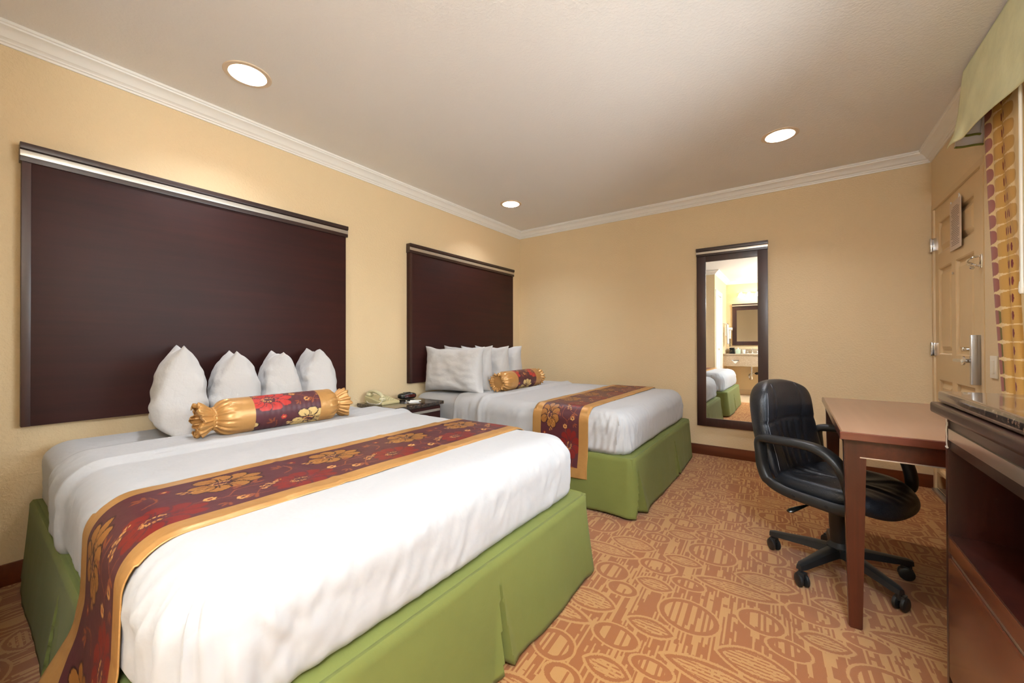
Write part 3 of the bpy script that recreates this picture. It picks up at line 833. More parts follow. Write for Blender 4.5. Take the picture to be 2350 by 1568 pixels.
# ------------------------------------------------------------------ bolsters
def bolster(x, y0, y1, r, z0, label, ruffle, rotz, cut, seed):
    L = y1 - y0; t = thing('bolster', (x, (y0 + y1) / 2, z0), label, 'bolster', 'satin and brocade bolsters', rotz)
    h = L / 2; seg = 160
    def ring(yy, rr, gath, ph=0.0, wob=0.0):
        out = []
        for k in range(seg):
            a = 2 * PI * k / seg
            q = rr * (1 + gath * (0.65 * math.sin(a * 17 + ph + seed) + 0.35 * math.sin(a * 29 + seed * 2)))
            yo = wob * (math.sin(a * 5 + seed) + 0.5 * math.sin(a * 11 + 1.3 * seed))
            zz = q * math.sin(a)
            if zz < -r * 0.92: zz = -r * 0.92 - (-(r * 0.92) - zz) * 0.3
            out.append((q * math.cos(a), yy + yo, zz + r * 0.95))
        return out
    def build(name, prof, mat, pattern=False):
        V = []; F = []
        for (yy, rr, g_, w_) in prof: V += ring(yy, rr, g_, 0, w_)
        for i in range(len(prof) - 1):
            for k in range(seg): a = i * seg + k; b = i * seg + (k + 1) % seg; F.append((a, b, b + seg, a + seg))
        me = bpy.data.meshes.new(name); me.from_pydata(V, [], F); me.update()
        if pattern:
            n = len(prof); ssv = []; ttv = []
            for i, (yy, rr, g_, w_) in enumerate(prof):
                for k in range(seg):
                    ssv.append(yy * 1.0 + cut); a = 2 * PI * k / seg; a = (a - 0.2) % (2 * PI)
                    ttv.append((a / (2 * PI)) * 0.62)
            tv = np.mod(np.array(ttv), 0.31)
            set_pattern(me, brocade(np.array(ssv), tv, bright=True))
        smooth(me, 80); o = link(name, me, mat, t, local=True); return o
    c0, c1 = -h * 0.40, h * 0.48     # patterned band
    n = int((c1 - c0) / 0.004)
    build('brocade_band', [(c0 + (c1 - c0) * i / n, r * (1.0 + 0.004 * math.sin(i)), 0, 0) for i in range(n + 1)], M['runner'], True)
    for sg, cc in ((-1, c0), (1, c1)):
        e = sg * (h - ruffle)      # neck
        prof = []
        m = 34
        for i in range(m + 1):
            u = i / m; yy = cc + (e - cc) * u
            rr = r * (1.0 if u < 0.45 else math.sqrt(max(0.0, 1 - ((u - 0.45) / 0.56) ** 2.6)))
            rr = max(rr, r * 0.58)
            prof.append((yy, rr * 1.004, 0.085 * sst(0.35, 0.95, u) , 0.0))
        build('satin_end', prof, M['gold'])
        # gathered ruffle beyond the tie
        prof = []; m = 16
        for i in range(m + 1):
            u = i / m; yy = e + sg * ruffle * (u ** 0.8) * (1 if u < 0.8 else 1 - (u - 0.8) * 0.3)
            rr = r * (0.56 + 0.30 * math.sin(min(1.0, u * 1.15) * PI * 0.5))
            if u > 0.85: rr *= 1 - (u - 0.85) * 1.2
            prof.append((yy, rr, 0.16 * (0.4 + 0.6 * u), 0.008 * u))
        o = build('ruffle', prof, M['gold']); md = o.modifiers.new('t', 'SOLIDIFY'); md.thickness = 0.003
        bm = bmesh.new(); lathe(bm, [(r * 0.58, -0.006), (r * 0.62, 0.0), (r * 0.58, 0.006)], 24, (0, e, r * 0.95), 'Y')
        bm_obj('tie', bm, M['gold'], t, local=True)
    return t
bolster(-2.185, 0.615, 1.335, 0.086, 0.655, 'gold satin bolster with red and cream flowers on the nearer bed', 0.062, -0.02, 0.08, 1.0)
bolster(-2.135, 2.730, 3.480, 0.090, 0.655, 'gold satin bolster with maroon band on the farther bed', 0.035, 0.05, 0.20, 2.4)

# ------------------------------------------------------------------ nightstand and the things on it
def nightstand():
    y0, y1, x1, zt = 1.865, 2.372, -2.395, 0.604
    t = thing('nightstand', (XW + .25, (y0 + y1) / 2, 0), 'dark wooden nightstand with granite top between the two beds', 'nightstand')
    bm = bmesh.new(); box(bm, XW + .015, x1, y0, y1, zt - 0.026, zt, 0.008, 3); bm_obj('granite_top', bm, M['granite_ns'], t)
    quick_box('body', XW + .015, x1 - 0.03, y0 + .02, y1 - .02, 0.05, zt - 0.026, M['espresso_z'], t, 0.003)
    dr = quick_box('drawer', x1 - 0.03, x1 - 0.016, y0 + .03, y1 - .03, 0.34, 0.565, M['espresso'], t, 0.003)
    quick_box('metal_strip', x1 - 0.016, x1 - 0.012, y0 + .035, y1 - .035, 0.525, 0.545, M['silver'], dr, 0.001)['label'] = 'silver strip across the drawer front'
    quick_box('door', x1 - 0.03, x1 - 0.016, y0 + .03, y1 - .03, 0.07, 0.33, M['espresso'], t, 0.003)
    bm = bmesh.new(); box(bm, XW + .03, x1 - 0.06, y0 + .04, y1 - .04, 0, 0.05); bm_obj('plinth', bm, M['dark'], t)
nightstand()
ZN = 0.604
def phone():
    t = thing('telephone', (-2.70, 1.985, ZN), 'beige corded desk telephone on the nightstand', 'telephone', None, 0.0)
    # wedge body: high at the wall, low at the front (+x)
    def wedge(bm, x0, x1, y0, y1, za, zb, zbot=0.0, bev=0.006):
        V = [(x0, y0, zbot), (x1, y0, zbot), (x1, y1, zbot), (x0, y1, zbot), (x0, y0, za), (x1, y0, zb), (x1, y1, zb), (x0, y1, za)]
        vs = [bm.verts.new(v) for v in V]
        for q in ((3, 2, 1, 0), (4, 5, 6, 7), (0, 1, 5, 4), (1, 2, 6, 5), (2, 3, 7, 6), (3, 0, 4, 7)): bm.faces.new([vs[i] for i in q])
        bmesh.ops.bevel(bm, geom=list(bm.edges), offset=bev, segments=3, profile=0.6, affect='EDGES')
    bm = bmesh.new(); wedge(bm, -0.12, 0.11, -0.085, 0.085, 0.060, 0.020)
    pb = bm_obj('base', bm, M['phone'], t, local=True)
    # handset cradled along x on the -y side
    P = spline([(-0.125, -0.045, 0.075), (-0.09, -0.045, 0.092), (-0.03, -0.045, 0.094), (0.03, -0.045, 0.080), (0.07, -0.045, 0.052)], 6)
    bm = bmesh.new(); tube(bm, P, [0.016] * len(P), 12, flat=0.75, up=(0, 0, 1))
    lathe(bm, [(0.012, -0.002), (0.026, 0.0), (0.028, 0.012), (0.020, 0.024), (0.006, 0.028)], 20, (-0.105, -0.045, 0.058))
    lathe(bm, [(0.012, -0.002), (0.026, 0.0), (0.028, 0.012), (0.020, 0.024), (0.006, 0.028)], 20, (0.055, -0.045, 0.030))
    bm_obj('handset', bm, M['phone_key'], t, local=True)
    k = 0
    for i in range(4):
        for j in range(3):
            x = -0.01 + i * 0.024; y = 0.015 + j * 0.022; z = 0.060 - (x + 0.12) / 0.23 * 0.040
            quick_box('key', x - .008, x + .008, y - .007, y + .007, z - .003, z + .004, M['phone_key'], pb, 0.0015, local=True)
    P = spline([(0.075, -0.05, 0.045), (0.10, -0.085, 0.02), (0.09, -0.11, 0.008), (0.03, -0.115, 0.006), (-0.05, -0.100, 0.006), (-0.10, -0.080, 0.02)], 10)
    # coiled cord around the path
    C = []
    for i, p in enumerate(P):
        for k in range(4):
            a = (i + k / 4) * 2.4; q = p.lerp(P[min(i + 1, len(P) - 1)], k / 4); C.append(q + Vector((0.004 * math.cos(a), 0.0, 0.004 * math.sin(a) + 0.003)))
    bm = bmesh.new(); tube(bm, C, 0.0016, 5); bm_obj('cord', bm, M['white_plastic'], t, local=True)['label'] = 'pale coiled cord'
phone()
def clock():
    t = thing('alarm_clock', (-2.735, 2.262, ZN), 'small black digital alarm clock on the nightstand', 'alarm clock', None, math.radians(-18))
    bm = bmesh.new(); bmesh.ops.create_uvsphere(bm, u_segments=32, v_segments=18, radius=1.0)
    for v in bm.verts:
        x, y, z = v.co; sx = math.copysign(abs(x) ** 0.8, x)
        v.co = Vector((0.038 * sx, 0.082 * math.copysign(abs(y) ** 0.75, y), 0.026 + 0.028 * math.copysign(abs(z) ** 0.7, z)))
        if v.co.z < 0.002: v.co.z = 0.002
    bm_obj('body', bm, M['clock'], t, local=True, angle=80)
    dp = quick_box('display', 0.030, 0.0385, -0.035, 0.062, 0.016, 0.040, M['clock_face'], t, 0.003, local=True)
    bm = bmesh.new()
    for i, yy in enumerate((-0.012, 0.006, 0.028, 0.046)):
        for dz in (0.022, 0.034): box(bm, 0.0380, 0.0392, yy - .004, yy + .004, dz - .0012, dz + .0012)
        for dy in (-.005, .005): box(bm, 0.0380, 0.0392, yy + dy - .001, yy + dy + .001, 0.021, 0.035)
    bm_obj('digits', bm, M['led'], dp, local=True)['label'] = 'faint red digits'
    bm = bmesh.new(); box(bm, -.02, .006, -.03, .03, 0.052, 0.057, 0.002); bm_obj('snooze_bar', bm, M['clock'], t, local=True)
clock()
def pad():
    t = thing('notepad', (-2.565, 2.175, ZN), 'white notepad lying in front of the alarm clock', 'notepad', None, math.radians(-24))
    quick_box('pages', -0.055, 0.055, -0.04, 0.04, 0.0, 0.006, M['paper_white'], t, 0.001, local=True)
    o = thing('pen', (-2.545, 2.172, ZN + 0.006), 'slim dark pen with a white clip lying on the notepad', 'pen', None, math.radians(40))
    bm = bmesh.new(); lathe(bm, [(0.001, -0.062), (0.0035, -0.052), (0.004, 0.05), (0.003, 0.06)], 12, (0, 0, 0.004), 'X'); bm_obj('barrel', bm, M['paper_white'], o, local=True)
    bm = bmesh.new(); lathe(bm, [(0.0042, -0.052), (0.0045, -0.045), (0.0045, -0.03), (0.0042, -0.028)], 12, (0, 0, 0.004), 'X'); bm_obj('grip', bm, M['black'], o, local=True)
pad()

# ------------------------------------------------------------------ desk
def desk():
    x0, x1, y0, y1, zt = 0.140, 0.825, 1.925, 3.075, 0.750
    t = thing('desk', ((x0 + x1) / 2, (y0 + y1) / 2, 0), 'reddish brown wooden desk beside the black office chair', 'desk')
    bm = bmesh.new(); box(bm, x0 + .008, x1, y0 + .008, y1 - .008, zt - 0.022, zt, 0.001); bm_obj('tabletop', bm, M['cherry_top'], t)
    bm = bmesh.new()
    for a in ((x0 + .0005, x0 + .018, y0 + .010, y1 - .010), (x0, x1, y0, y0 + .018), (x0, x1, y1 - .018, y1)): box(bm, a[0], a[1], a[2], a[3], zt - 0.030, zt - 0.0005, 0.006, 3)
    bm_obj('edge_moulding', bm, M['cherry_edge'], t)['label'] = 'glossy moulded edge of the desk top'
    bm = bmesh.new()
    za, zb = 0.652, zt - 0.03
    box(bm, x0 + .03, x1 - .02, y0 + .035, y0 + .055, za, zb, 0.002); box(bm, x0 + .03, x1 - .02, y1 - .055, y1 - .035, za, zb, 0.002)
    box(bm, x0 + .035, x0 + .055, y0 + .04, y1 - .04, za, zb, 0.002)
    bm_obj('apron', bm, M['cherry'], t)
    bm = bmesh.new()
    box(bm, x0 + .06, x1 - .06, y0 + .0325, y0 + .036, za - 0.001, za + 0.003, 0.001); box(bm, x0 + .0325, x0 + .036, y0 + .06, y1 - .06, za - 0.001, za + 0.003, 0.001)
    bm_obj('bead_strip', bm, M['silver'], t)['label'] = 'thin bright bead along the bottom of the apron'
    for lx, ly in ((x0 + .035, y0 + .065), (x0 + .035, y1 - .055), (x1 - .055, y0 + .065), (x1 - .055, y1 - .055)):
        bm = bmesh.new(); r = bmesh.ops.create_cube(bm, size=1.0)
        for v in r['verts']:
            top = v.co.z > 0; w = 0.066 if top else 0.040
            v.co = Vector((lx + 0.012 + v.co.x * w, ly + v.co.y * w * 0.95, zb if top else 0.0))
        bmesh.ops.bevel(bm, geom=list(bm.edges), offset=0.004, segments=2, affect='EDGES')
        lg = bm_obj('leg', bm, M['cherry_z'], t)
desk()

# ------------------------------------------------------------------ office chair (local: faces +x)
def chair():
    t = thing('office_chair', (0.170, 2.420, 0), 'black leather swivel office chair with arms tucked at the desk', 'chair', None, math.radians(-28))
    # star base
    bm = bmesh.new()
    R0 = 0.275; base_rot = math.radians(165 + 28)
    lathe(bm, [(0.030, 0.075), (0.046, 0.080), (0.048, 0.125), (0.036, 0.14), (0.030, 0.15)], 24)
    bm_obj('hub', bm, M['black_plastic'], t, local=True)
    for k in range(5):
        a = base_rot + k * 2 * PI / 5; d = Vector((math.cos(a), math.sin(a), 0)); s = Vector((-d.y, d.x, 0))
        bm = bmesh.new(); V = []
        for rr, w, zb, zt in ((0.03, .030, .085, .125), (0.12, .027, .083, .117), (0.22, .022, .076, .103), (0.265, .020, .072, .098), (0.285, .012, .070, .092)):
            V.append([bm.verts.new(d * rr + s * (w * q) + Vector((0, 0, z))) for q, z in ((-1, zb), (1, zb), (.8, zt - .004), (.3, zt), (-.3, zt), (-.8, zt - .004))])
        for A, B in zip(V, V[1:]):
            for i in range(6): bm.faces.new((A[i], A[(i + 1) % 6], B[(i + 1) % 6], B[i]))
        bm.faces.new(V[0]); bm.faces.new(V[-1][::-1])
        ba = bm_obj('base_arm', bm, M['black_plastic'], t, local=True, angle=45)
        # twin wheel castor
        th = a + (0.9, -0.5, 0.3, 1.2, -0.8)[k]; ax = Vector((math.cos(th), math.sin(th), 0)); c = d * R0 + Vector((-ax.y, ax.x, 0)) * 0.012
        bm = bmesh.new()
        for sg in (-1, 1):
            m_ = Matrix.Translation(c + ax * (0.013 * sg) + Vector((0, 0, 0.0295))) @ ax.to_track_quat('Z', 'Y').to_matrix().to_4x4()
            n0 = len(bm.verts); bm.verts.ensure_lookup_table()
            lathe(bm, [(0.004, -0.0085), (0.022, -0.0085), (0.028, -0.005), (0.029, 0.0), (0.028, 0.005), (0.022, 0.0085), (0.004, 0.0085)], 24)
            bm.verts.ensure_lookup_table(); bmesh.ops.transform(bm, matrix=m_, verts=bm.verts[n0:])
        box(bm, c.x - .016, c.x + .016, c.y - .016, c.y + .016, 0.040, 0.064, 0.006)
        tube(bm, [d * R0 + Vector((0, 0, .055)), d * R0 + Vector((0, 0, .08))], 0.008, 10)
        bm_obj('caster', bm, M['black_plastic'], ba, local=True)
    # column with telescopic cover
    bm = bmesh.new(); lathe(bm, [(0.033, 0.12), (0.034, 0.20), (0.036, 0.21), (0.037, 0.30), (0.040, 0.31), (0.041, 0.36)], 28)
    bm_obj('column', bm, M['black_plastic'], t, local=True)
    bm = bmesh.new(); box(bm, -0.11, 0.11, -0.07, 0.07, 0.355, 0.385, 0.008); bm_obj('seat_plate', bm, M['black_plastic'], t, local=True)
    bm = bmesh.new(); tube(bm, spline([(0.0, -0.04, 0.362), (-0.02, -0.14, 0.350), (-0.05, -0.20, 0.325)], 6), 0.005, 8)
    lr = bm_obj('lever_rod', bm, M['black_plastic'], t, local=True)
    bm = bmesh.new(); tube(bm, [(-0.045, -0.19, 0.330), (-0.062, -0.222, 0.318), (-0.075, -0.25, 0.308), (-0.082, -0.262, 0.304)], [0.008, 0.014, 0.017, 0.010], 12, flat=0.5, up=(0, 0, 1))
    bm_obj('lever_paddle', bm, M['clock'], lr, local=True)['label'] = 'glossy black height lever paddle'
    # seat cushion
    V = []; F = []; n = 56; m = 14
    def seat_r(a):
        ca, sa = math.cos(a), math.sin(a); e = 2.7
        r = (abs(ca / 0.262) ** e + abs(sa / 0.247) ** e) ** (-1 / e); return r
    prof = [(0.0, 0.444), (0.3, 0.444), (0.55, 0.448), (0.75, 0.455), (0.88, 0.457), (0.96, 0.446), (1.0, 0.424), (0.995, 0.405), (0.965, 0.385), (0.90, 0.374), (0.6, 0.372), (0.0, 0.372)]
    for (q, z) in prof:
        for k in range(n):
            a = 2 * PI * k / n; r = seat_r(a) * q; x, y = r * math.cos(a), r * math.sin(a)
            zz = z - (0.035 * sst(0.12, 0.27, x)) + 0.004 * nz(x * 9, y * 30, 2.0) * (q < 0.9)
            if z > 0.44 and abs(y) < 0.14 and q < 0.9: zz += 0.005 * math.cos(y / 0.028 * PI) - 0.004
            V.append((x, y, zz))
    for i in range(len(prof) - 1):
        for k in range(n): a = i * n + k; b = i * n + (k + 1) % n; F.append((a, b, b + n, a + n))
    o = pd_obj('seat', V, F, M['leather'], t, local=True, angle=80, recalc=True)
    md = o.modifiers.new('s', 'SUBSURF'); md.levels = 1; md.render_levels = 2
    # backrest
    NU, NV = 44, 44; V = []; F = []
    def back(u, v, side):
        # u -1..1 across (y), v 0..1 up
        w = 0.248 - 0.022 * v - 0.016 * (1 - v) ** 2
        ev = 2 * v - 1
        # rounded-rectangle outline
        y = u * w; z = 0.405 + 0.485 * v
        k = 0.34
        if v > 1 - k:
            q = (v - (1 - k)) / k; y *= (1 - q ** 3.4 * 0.20); z -= 0.045 * (abs(u) ** 2.8) * q
        if v < 0.18: y *= 1 - 0.10 * (1 - v / 0.18) ** 2
        edge = max(0, 1 - abs(u) ** 5) ** 0.5 * max(0, 1 - abs(ev) ** 7) ** 0.5
        xc = -0.208 - 0.088 * v - 0.02 * math.sin(v * PI) + 0.05 * (abs(u) ** 2) * 1.0
        th = 0.060 * edge
        if side > 0:
            # pleats on the lower half, top pad above v=0.60
            seam = 0.585 - 0.03 * u * u
            g_ = 0.0
            g_ -= 0.012 * math.exp(-((v - seam) / 0.014) ** 2)
            if v < seam - 0.02 and v > 0.08:
                for c_ in (-.5, -.25, 0, .25, .5): g_ -= 0.007 * math.exp(-((u - c_ * (0.75 + 0.25 * v / .58)) / 0.035) ** 2) * sst(0.05, 0.2, v)
            if v > seam:
                for c_ in (-.52, .52): g_ -= 0.006 * math.exp(-((u - c_) / 0.03) ** 2) * sst(1.0, .9, v)
            g_ += 0.012 * sst(seam, seam + .15, v) * (1 - sst(.85, 1, v)) * (1 - u * u)
            return Vector((xc + th * 0.9 + g_ * edge, y, z))
        return Vector((xc - th * 1.05, y, z))
    for side in (1, -1):
        for i in range(NU + 1):
            for j in range(NV + 1): V.append(back(2 * i / NU - 1, j / NV, side))
    n1 = (NU + 1) * (NV + 1)
    for s_ in (0, 1):
        for i in range(NU):
            for j in range(NV):
                a = s_ * n1 + i * (NV + 1) + j; q = (a, a + NV + 1, a + NV + 2, a + 1); F.append(q if s_ == 0 else q[::-1])
    me = bpy.data.meshes.new('backrest'); me.from_pydata([tuple(v) for v in V], [], F)
    bm = bmesh.new(); bm.from_mesh(me); bmesh.ops.remove_doubles(bm, verts=bm.verts, dist=0.0008); bmesh.ops.recalc_face_normals(bm, faces=bm.faces); bm.to_mesh(me); bm.free()
    smooth(me, 80); o = link('backrest', me, M['leather'], t, local=True); bk = o
    md = o.modifiers.new('s', 'SUBSURF'); md.levels = 1; md.render_levels = 2
    # worn stitched seams
    bm = bmesh.new()
    def seamline(f, r=0.0010):
        P = [f(i / 30) for i in range(31)]; tube(bm, P, r, 6)
    seamline(lambda q: back(-.86 + 0.02 * math.sin(q * 9), 0.12 + q * 0.80, 1) + Vector((0.0012, 0, 0)))
    for c_ in (-.52, .52): seamline(lambda q: back(c_, 0.60 + q * 0.37, 1) + Vector((0.0008, 0, 0)), 0.0009)
    for c_ in (-.5, -.25, 0, .25, .5): seamline(lambda q: back(c_ * (0.75 + 0.25 * (0.12 + q * .42) / .58), 0.12 + q * 0.42, 1) + Vector((0.0006, 0, 0)), 0.0008)
    o = bm_obj('seam_stitching', bm, M['stitch'], bk, local=True); o['label'] = 'worn pale stitching'
    # arms: closed loops
    for sg in (-1, 1):
        yy = 0.272 * sg
        loop = [(-0.205, yy * .94, 0.612), (-0.13, yy, 0.624), (0.0, yy, 0.628), (0.075, yy, 0.610), (0.130, yy, 0.560), (0.160, yy, 0.485), (0.166, yy * .99, 0.410), (0.13, yy * .985, 0.388), (0.03, yy * .98, 0.388), (-0.09, yy * .975, 0.395), (-0.165, yy * .96, 0.420), (-0.198, yy * .94, 0.475), (-0.208, yy * .93, 0.545)]
        P = spline(loop, 6, closed=True); bm = bmesh.new()
        rad = [0.0225 for p in P]
        tube(bm, P, rad, 14, closed=True, flat=0.52, up=(0, 1, 0)) if False else None
        rings = []
        for i, p in enumerate(P):
            a = P[i - 1]; b = P[(i + 1) % len(P)]; tt_ = (b - a).normalized(); nrm = tt_.cross(Vector((0, 1, 0))).normalized()
            topness = sst(0.45, 0.58, p.z); wy = 0.024 + 0.010 * topness; wn = 0.023 - 0.004 * topness
            if p.z < 0.42: wn = 0.023; wy = 0.014
            ring = []
            for k in range(14):
                aa = 2 * PI * k / 14; cx_, sy_ = math.cos(aa), math.sin(aa)
                cx_ = math.copysign(abs(cx_) ** 0.7, cx_); sy_ = math.copysign(abs(sy_) ** 0.7, sy_)
                ring.append(bm.verts.new(p + Vector((0, 1, 0)) * (cx_ * wy) + nrm * (sy_ * wn)))
            rings.append(ring)
        for i in range(len(rings)):
            A, B = rings[i], rings[(i + 1) % len(rings)]
            for k in range(14): bm.faces.new((A[k], A[(k + 1) % 14], B[(k + 1) % 14], B[k]))
        ar = bm_obj('armrest', bm, M['black_plastic'], t, local=True, angle=60)
        for (bx, bz) in ((-0.05, 0.390), (0.08, 0.387), (-0.208, 0.56), (-0.208, 0.48)):
            bm = bmesh.new(); yb_ = yy * (0.98 if bx > -.1 else .94) + sg * 0.013
            lathe(bm, [(0.007, -0.002), (0.0085, 0.0), (0.007, 0.0025), (0.003, 0.001)], 14, (bx, yb_, bz), 'Y'); bm_obj('bolt', bm, M['black'], ar, local=True)
        bm = bmesh.new(); box(bm, -0.09, 0.12, min(yy * .80, yy * .97), max(yy * .80, yy * .97), 0.372, 0.386, 0.003); bm_obj('arm_bracket', bm, M['black_plastic'], t, local=True)
chair()

# ------------------------------------------------------------------ cabinet at the right edge
def cabinet():
    xf = 0.375; y0, y1 = 0.72, 1.745; xb = XR - 0.016
    t = thing('cabinet', ((xf + xb) / 2, (y0 + y1) / 2, 0), 'dark wooden cabinet with open shelf and granite top at right edge', 'cabinet')
    bm = bmesh.new(); box(bm, xf - 0.012, xb, y0 - .015, y1 + .022, 0.900, 0.934, 0.013, 4); bm_obj('granite_top', bm, M['granite'], t)
    bm = bmesh.new(); box(bm, xf - 0.026, xb, y0 - .03, y1 + .036, 0.866, 0.898, 0.010, 4); bm_obj('top_moulding', bm, M['espresso_dark'], t)
    quick_box('side_panel', xf, xb, y1 - 0.020, y1, 0.0, 0.866, M['cab_wood'], t, 0.0015); quick_box('side_panel', xf, xb, y0, y0 + 0.020, 0.0, 0.866, M['cab_wood'], t, 0.0015)
    bm = bmesh.new(); box(bm, xf + .004, xf + .024, y0 + .02, y1 - .02, 0.762, 0.866, 0.002); bm_obj('top_rail', bm, M['espresso_dark'], t)
    bm = bmesh.new(); box(bm, xf + .000, xf + .006, y0 + .02, y1 - .026, 0.792, 0.826, 0.001); bm_obj('metal_strip', bm, M['silver'], t)['label'] = 'silver strip below the granite edge'
    bm = bmesh.new(); box(bm, xb - 0.012, xb, y0 + .02, y1 - .02, 0.05, 0.86); bm_obj('back_panel', bm, M['cab_wood'], t)
    bm = bmesh.new(); box(bm, xf + .002, xb - .012, y0 + .02, y1 - .02, 0.486, 0.506, 0.001); bm_obj('shelf', bm, M['cab_wood'], t)
    bm = bmesh.new(); box(bm, xf + .001, xf + .02, y0 + .02, y1 - .02, 0.456, 0.500, 0.001); bm_obj('rail', bm, M['cab_front'], t)
    bm = bmesh.new(); box(bm, xf + .000, xf + .022, y0 + .024, y1 - .020, 0.085, 0.438, 0.003); bm_obj('drawer_front', bm, M['cab_front'], t)
    bm = bmesh.new(); box(bm, xf + .006, xf + .012, y0 + .024, y1 - .022, 0.438, 0.449, 0.002); bm_obj('drawer_pull', bm, M['steel'], t)
    bm = bmesh.new(); box(bm, xf + .04, xb, y0 + .02, y1 - .02, 0.0, 0.08); bm_obj('plinth', bm, M['dark'], t)
    # chipped corner: torn edge banding
    bm = bmesh.new()
    P = [(0, .866), (.006, .85), (.002, .838), (.009, .82), (.004, .80), (.008, .785), (.002, .768)]
    tube(bm, [(xf - 0.001 + a * .15, y1 - .022 + a, z) for a, z in P], [0.002, .003, .0022, .003, .002, .0026, .0015], 6)
    tube(bm, [(xf - .0, y1 - .020, .853), (xf - .002, y1 - .004, .862), (xf - .003, y1 + .006, .858)], [0.0025, .003, .001], 6)
    tube(bm, [(xf - .001, y1 - .022, .768), (xf - .001, y1 - .008, .769)], [0.003, .002], 6)
    bm_obj('torn_edge', bm, M['paper_white'], t)['label'] = 'chipped pale edge banding at the corner'
cabinet()

# ------------------------------------------------------------------ entrance door
def entrance_door():
    t = thing('door_1', (XR, (DY0 + DY1) / 2, 0), 'six-panel tan entrance door with chrome lock', 'door'); t['kind'] = 'structure'
    xs = XR + 0.008     # leaf face, set back
    # frame
    bm = bmesh.new()
    box(bm, XR - 0.004, XR + 0.1, DY0 - 0.045, DY0 - 0.002, 0, DZ + 0.0015, 0.002); box(bm, XR - 0.004, XR + 0.1, DY1 + 0.002, YB - 0.014, 0, DZ + 0.0015, 0.002)
    box(bm, XR - 0.004, XR + 0.1, DY0 - 0.045, YB - 0.012, DZ + 0.002, DZ + 0.042, 0.003)
    bm_obj('frame', bm, M['door'], t)
    zs = [0.02, 0.16, 0.82, 1.00, 1.615, 1.715, 1.948, DZ]
    ys = [DY0, 3.403, 3.725, 3.805, 4.090, DY1]
    bm = bmesh.new()
    def pl(a, b, c, d): bm.faces.new([bm.verts.new(p) for p in ((xs, a, c), (xs, b, c), (xs, b, d), (xs, a, d))])
    def panel(a, b, c, d):
        rings = []
        for ins, dep in ((0, 0), (0.008, 0.005), (0.013, 0.018), (0.026, 0.018), (0.056, 0.004), (0.058, 0.004)):
            rings.append([bm.verts.new(p) for p in ((xs + dep, a + ins, c + ins), (xs + dep, b - ins, c + ins), (xs + dep, b - ins, d - ins), (xs + dep, a + ins, d - ins))])
        for A, B in zip(rings, rings[1:]):
            for k in range(4): bm.faces.new((A[k], A[(k + 1) % 4], B[(k + 1) % 4], B[k]))
        bm.faces.new(rings[-1])
    for i in range(5):
        for j in range(7):
            (panel if (i in (1, 3) and j in (1, 3, 5)) else pl)(ys[i], ys[i + 1], zs[j], zs[j + 1])
    bmesh.ops.remove_doubles(bm, verts=bm.verts, dist=0.0002)
    # thickness
    box(bm, xs + 0.022, xs + 0.045, DY0, DY1, 0.02, DZ)
    o = bm_obj('leaf', bm, M['door'], t, angle=20); lf = o
    # hardware
    bm = bmesh.new(); box(bm, XR - 0.006, xs + 0.001, 3.305, 3.375, 0.845, 1.125, 0.002); box(bm, XR - 0.034, XR - 0.006, 3.292, 3.318, 0.845, 1.125, 0.004)
    bm_obj('lock_plate', bm, M['steel'], lf)
    bm = bmesh.new(); lathe(bm, [(0.026, 0), (0.026, 0.008), (0.012, 0.012), (0.011, 0.05)], 20, (XR - 0.056, 3.345, 0.978), 'X')
    tube(bm, [(XR - 0.052, 3.345, 0.978), (XR - 0.055, 3.40, 0.978), (XR - 0.055, 3.47, 0.978)], [0.011, 0.012, 0.011], 14)
    bm_obj('handle', bm, M['chrome'], lf)['label'] = 'chrome lever handle'
    bm = bmesh.new(); tube(bm, [(XR - 0.006, 3.34, 1.045), (XR - 0.035, 3.345, 1.045), (XR - 0.04, 3.38, 1.045)], 0.006, 10); box(bm, XR - 0.046, XR - 0.034, 3.375, 3.40, 1.037, 1.053, 0.003)
    bm_obj('deadbolt_turn', bm, M['chrome'], lf)
    bm = bmesh.new(); box(bm, XR - 0.010, XR - 0.004, 3.228, 3.262, 1.490, 1.565, 0.003); tube(bm, spline([(XR - .014, 3.24, 1.50), (XR - .04, 3.24, 1.515), (XR - .045, 3.30, 1.52), (XR - .02, 3.315, 1.525), (XR - .045, 3.30, 1.54), (XR - .04, 3.24, 1.55), (XR - .014, 3.24, 1.555)], 6), 0.005, 8)
    lathe(bm, [(0.004, -.01), (0.010, -.005), (0.010, .005), (0.004, .01)], 12, (XR - 0.03, 3.285, 1.50), 'X')
    bm_obj('security_latch', bm, M['chrome'], t)
    for zc in (1.80, 1.035, 0.30):
        bm = bmesh.new(); yk = DY1 + 0.004
        lathe(bm, [(0.003, -0.052), (0.008, -0.050), (0.009, -0.046), (0.009, 0.046), (0.008, 0.050), (0.003, 0.052)], 16, (XR - 0.012, yk, zc))
        box(bm, XR - 0.006, XR - 0.003, yk, yk + 0.030, zc - .045, zc + .045, 0.001); box(bm, XR - 0.006, xs + 0.0005, yk - 0.034, yk - 0.006, zc - .045, zc + .045, 0.001)
        for zz in (-.018, .018): lathe(bm, [(0.0096, -0.001), (0.0096, 0.001)], 16, (XR - 0.012, yk, zc + zz))
        bm_obj('hinge', bm, M['chrome'], t)
    bm = bmesh.new(); lathe(bm, [(0.008, 0), (0.008, 0.004), (0.004, 0.006)], 14, (xs - 0.006, 3.765, 1.535), 'X'); bm_obj('peephole', bm, M['steel'], lf)
    bm = bmesh.new(); box(bm, xs - 0.003, xs - 0.0005, DY0 + .02, DY1 - .02, 0.03, 0.14, 0.001)
    bm_obj('kick_plate', bm, M['kick'], lf)['label'] = 'shiny brass kick plate'
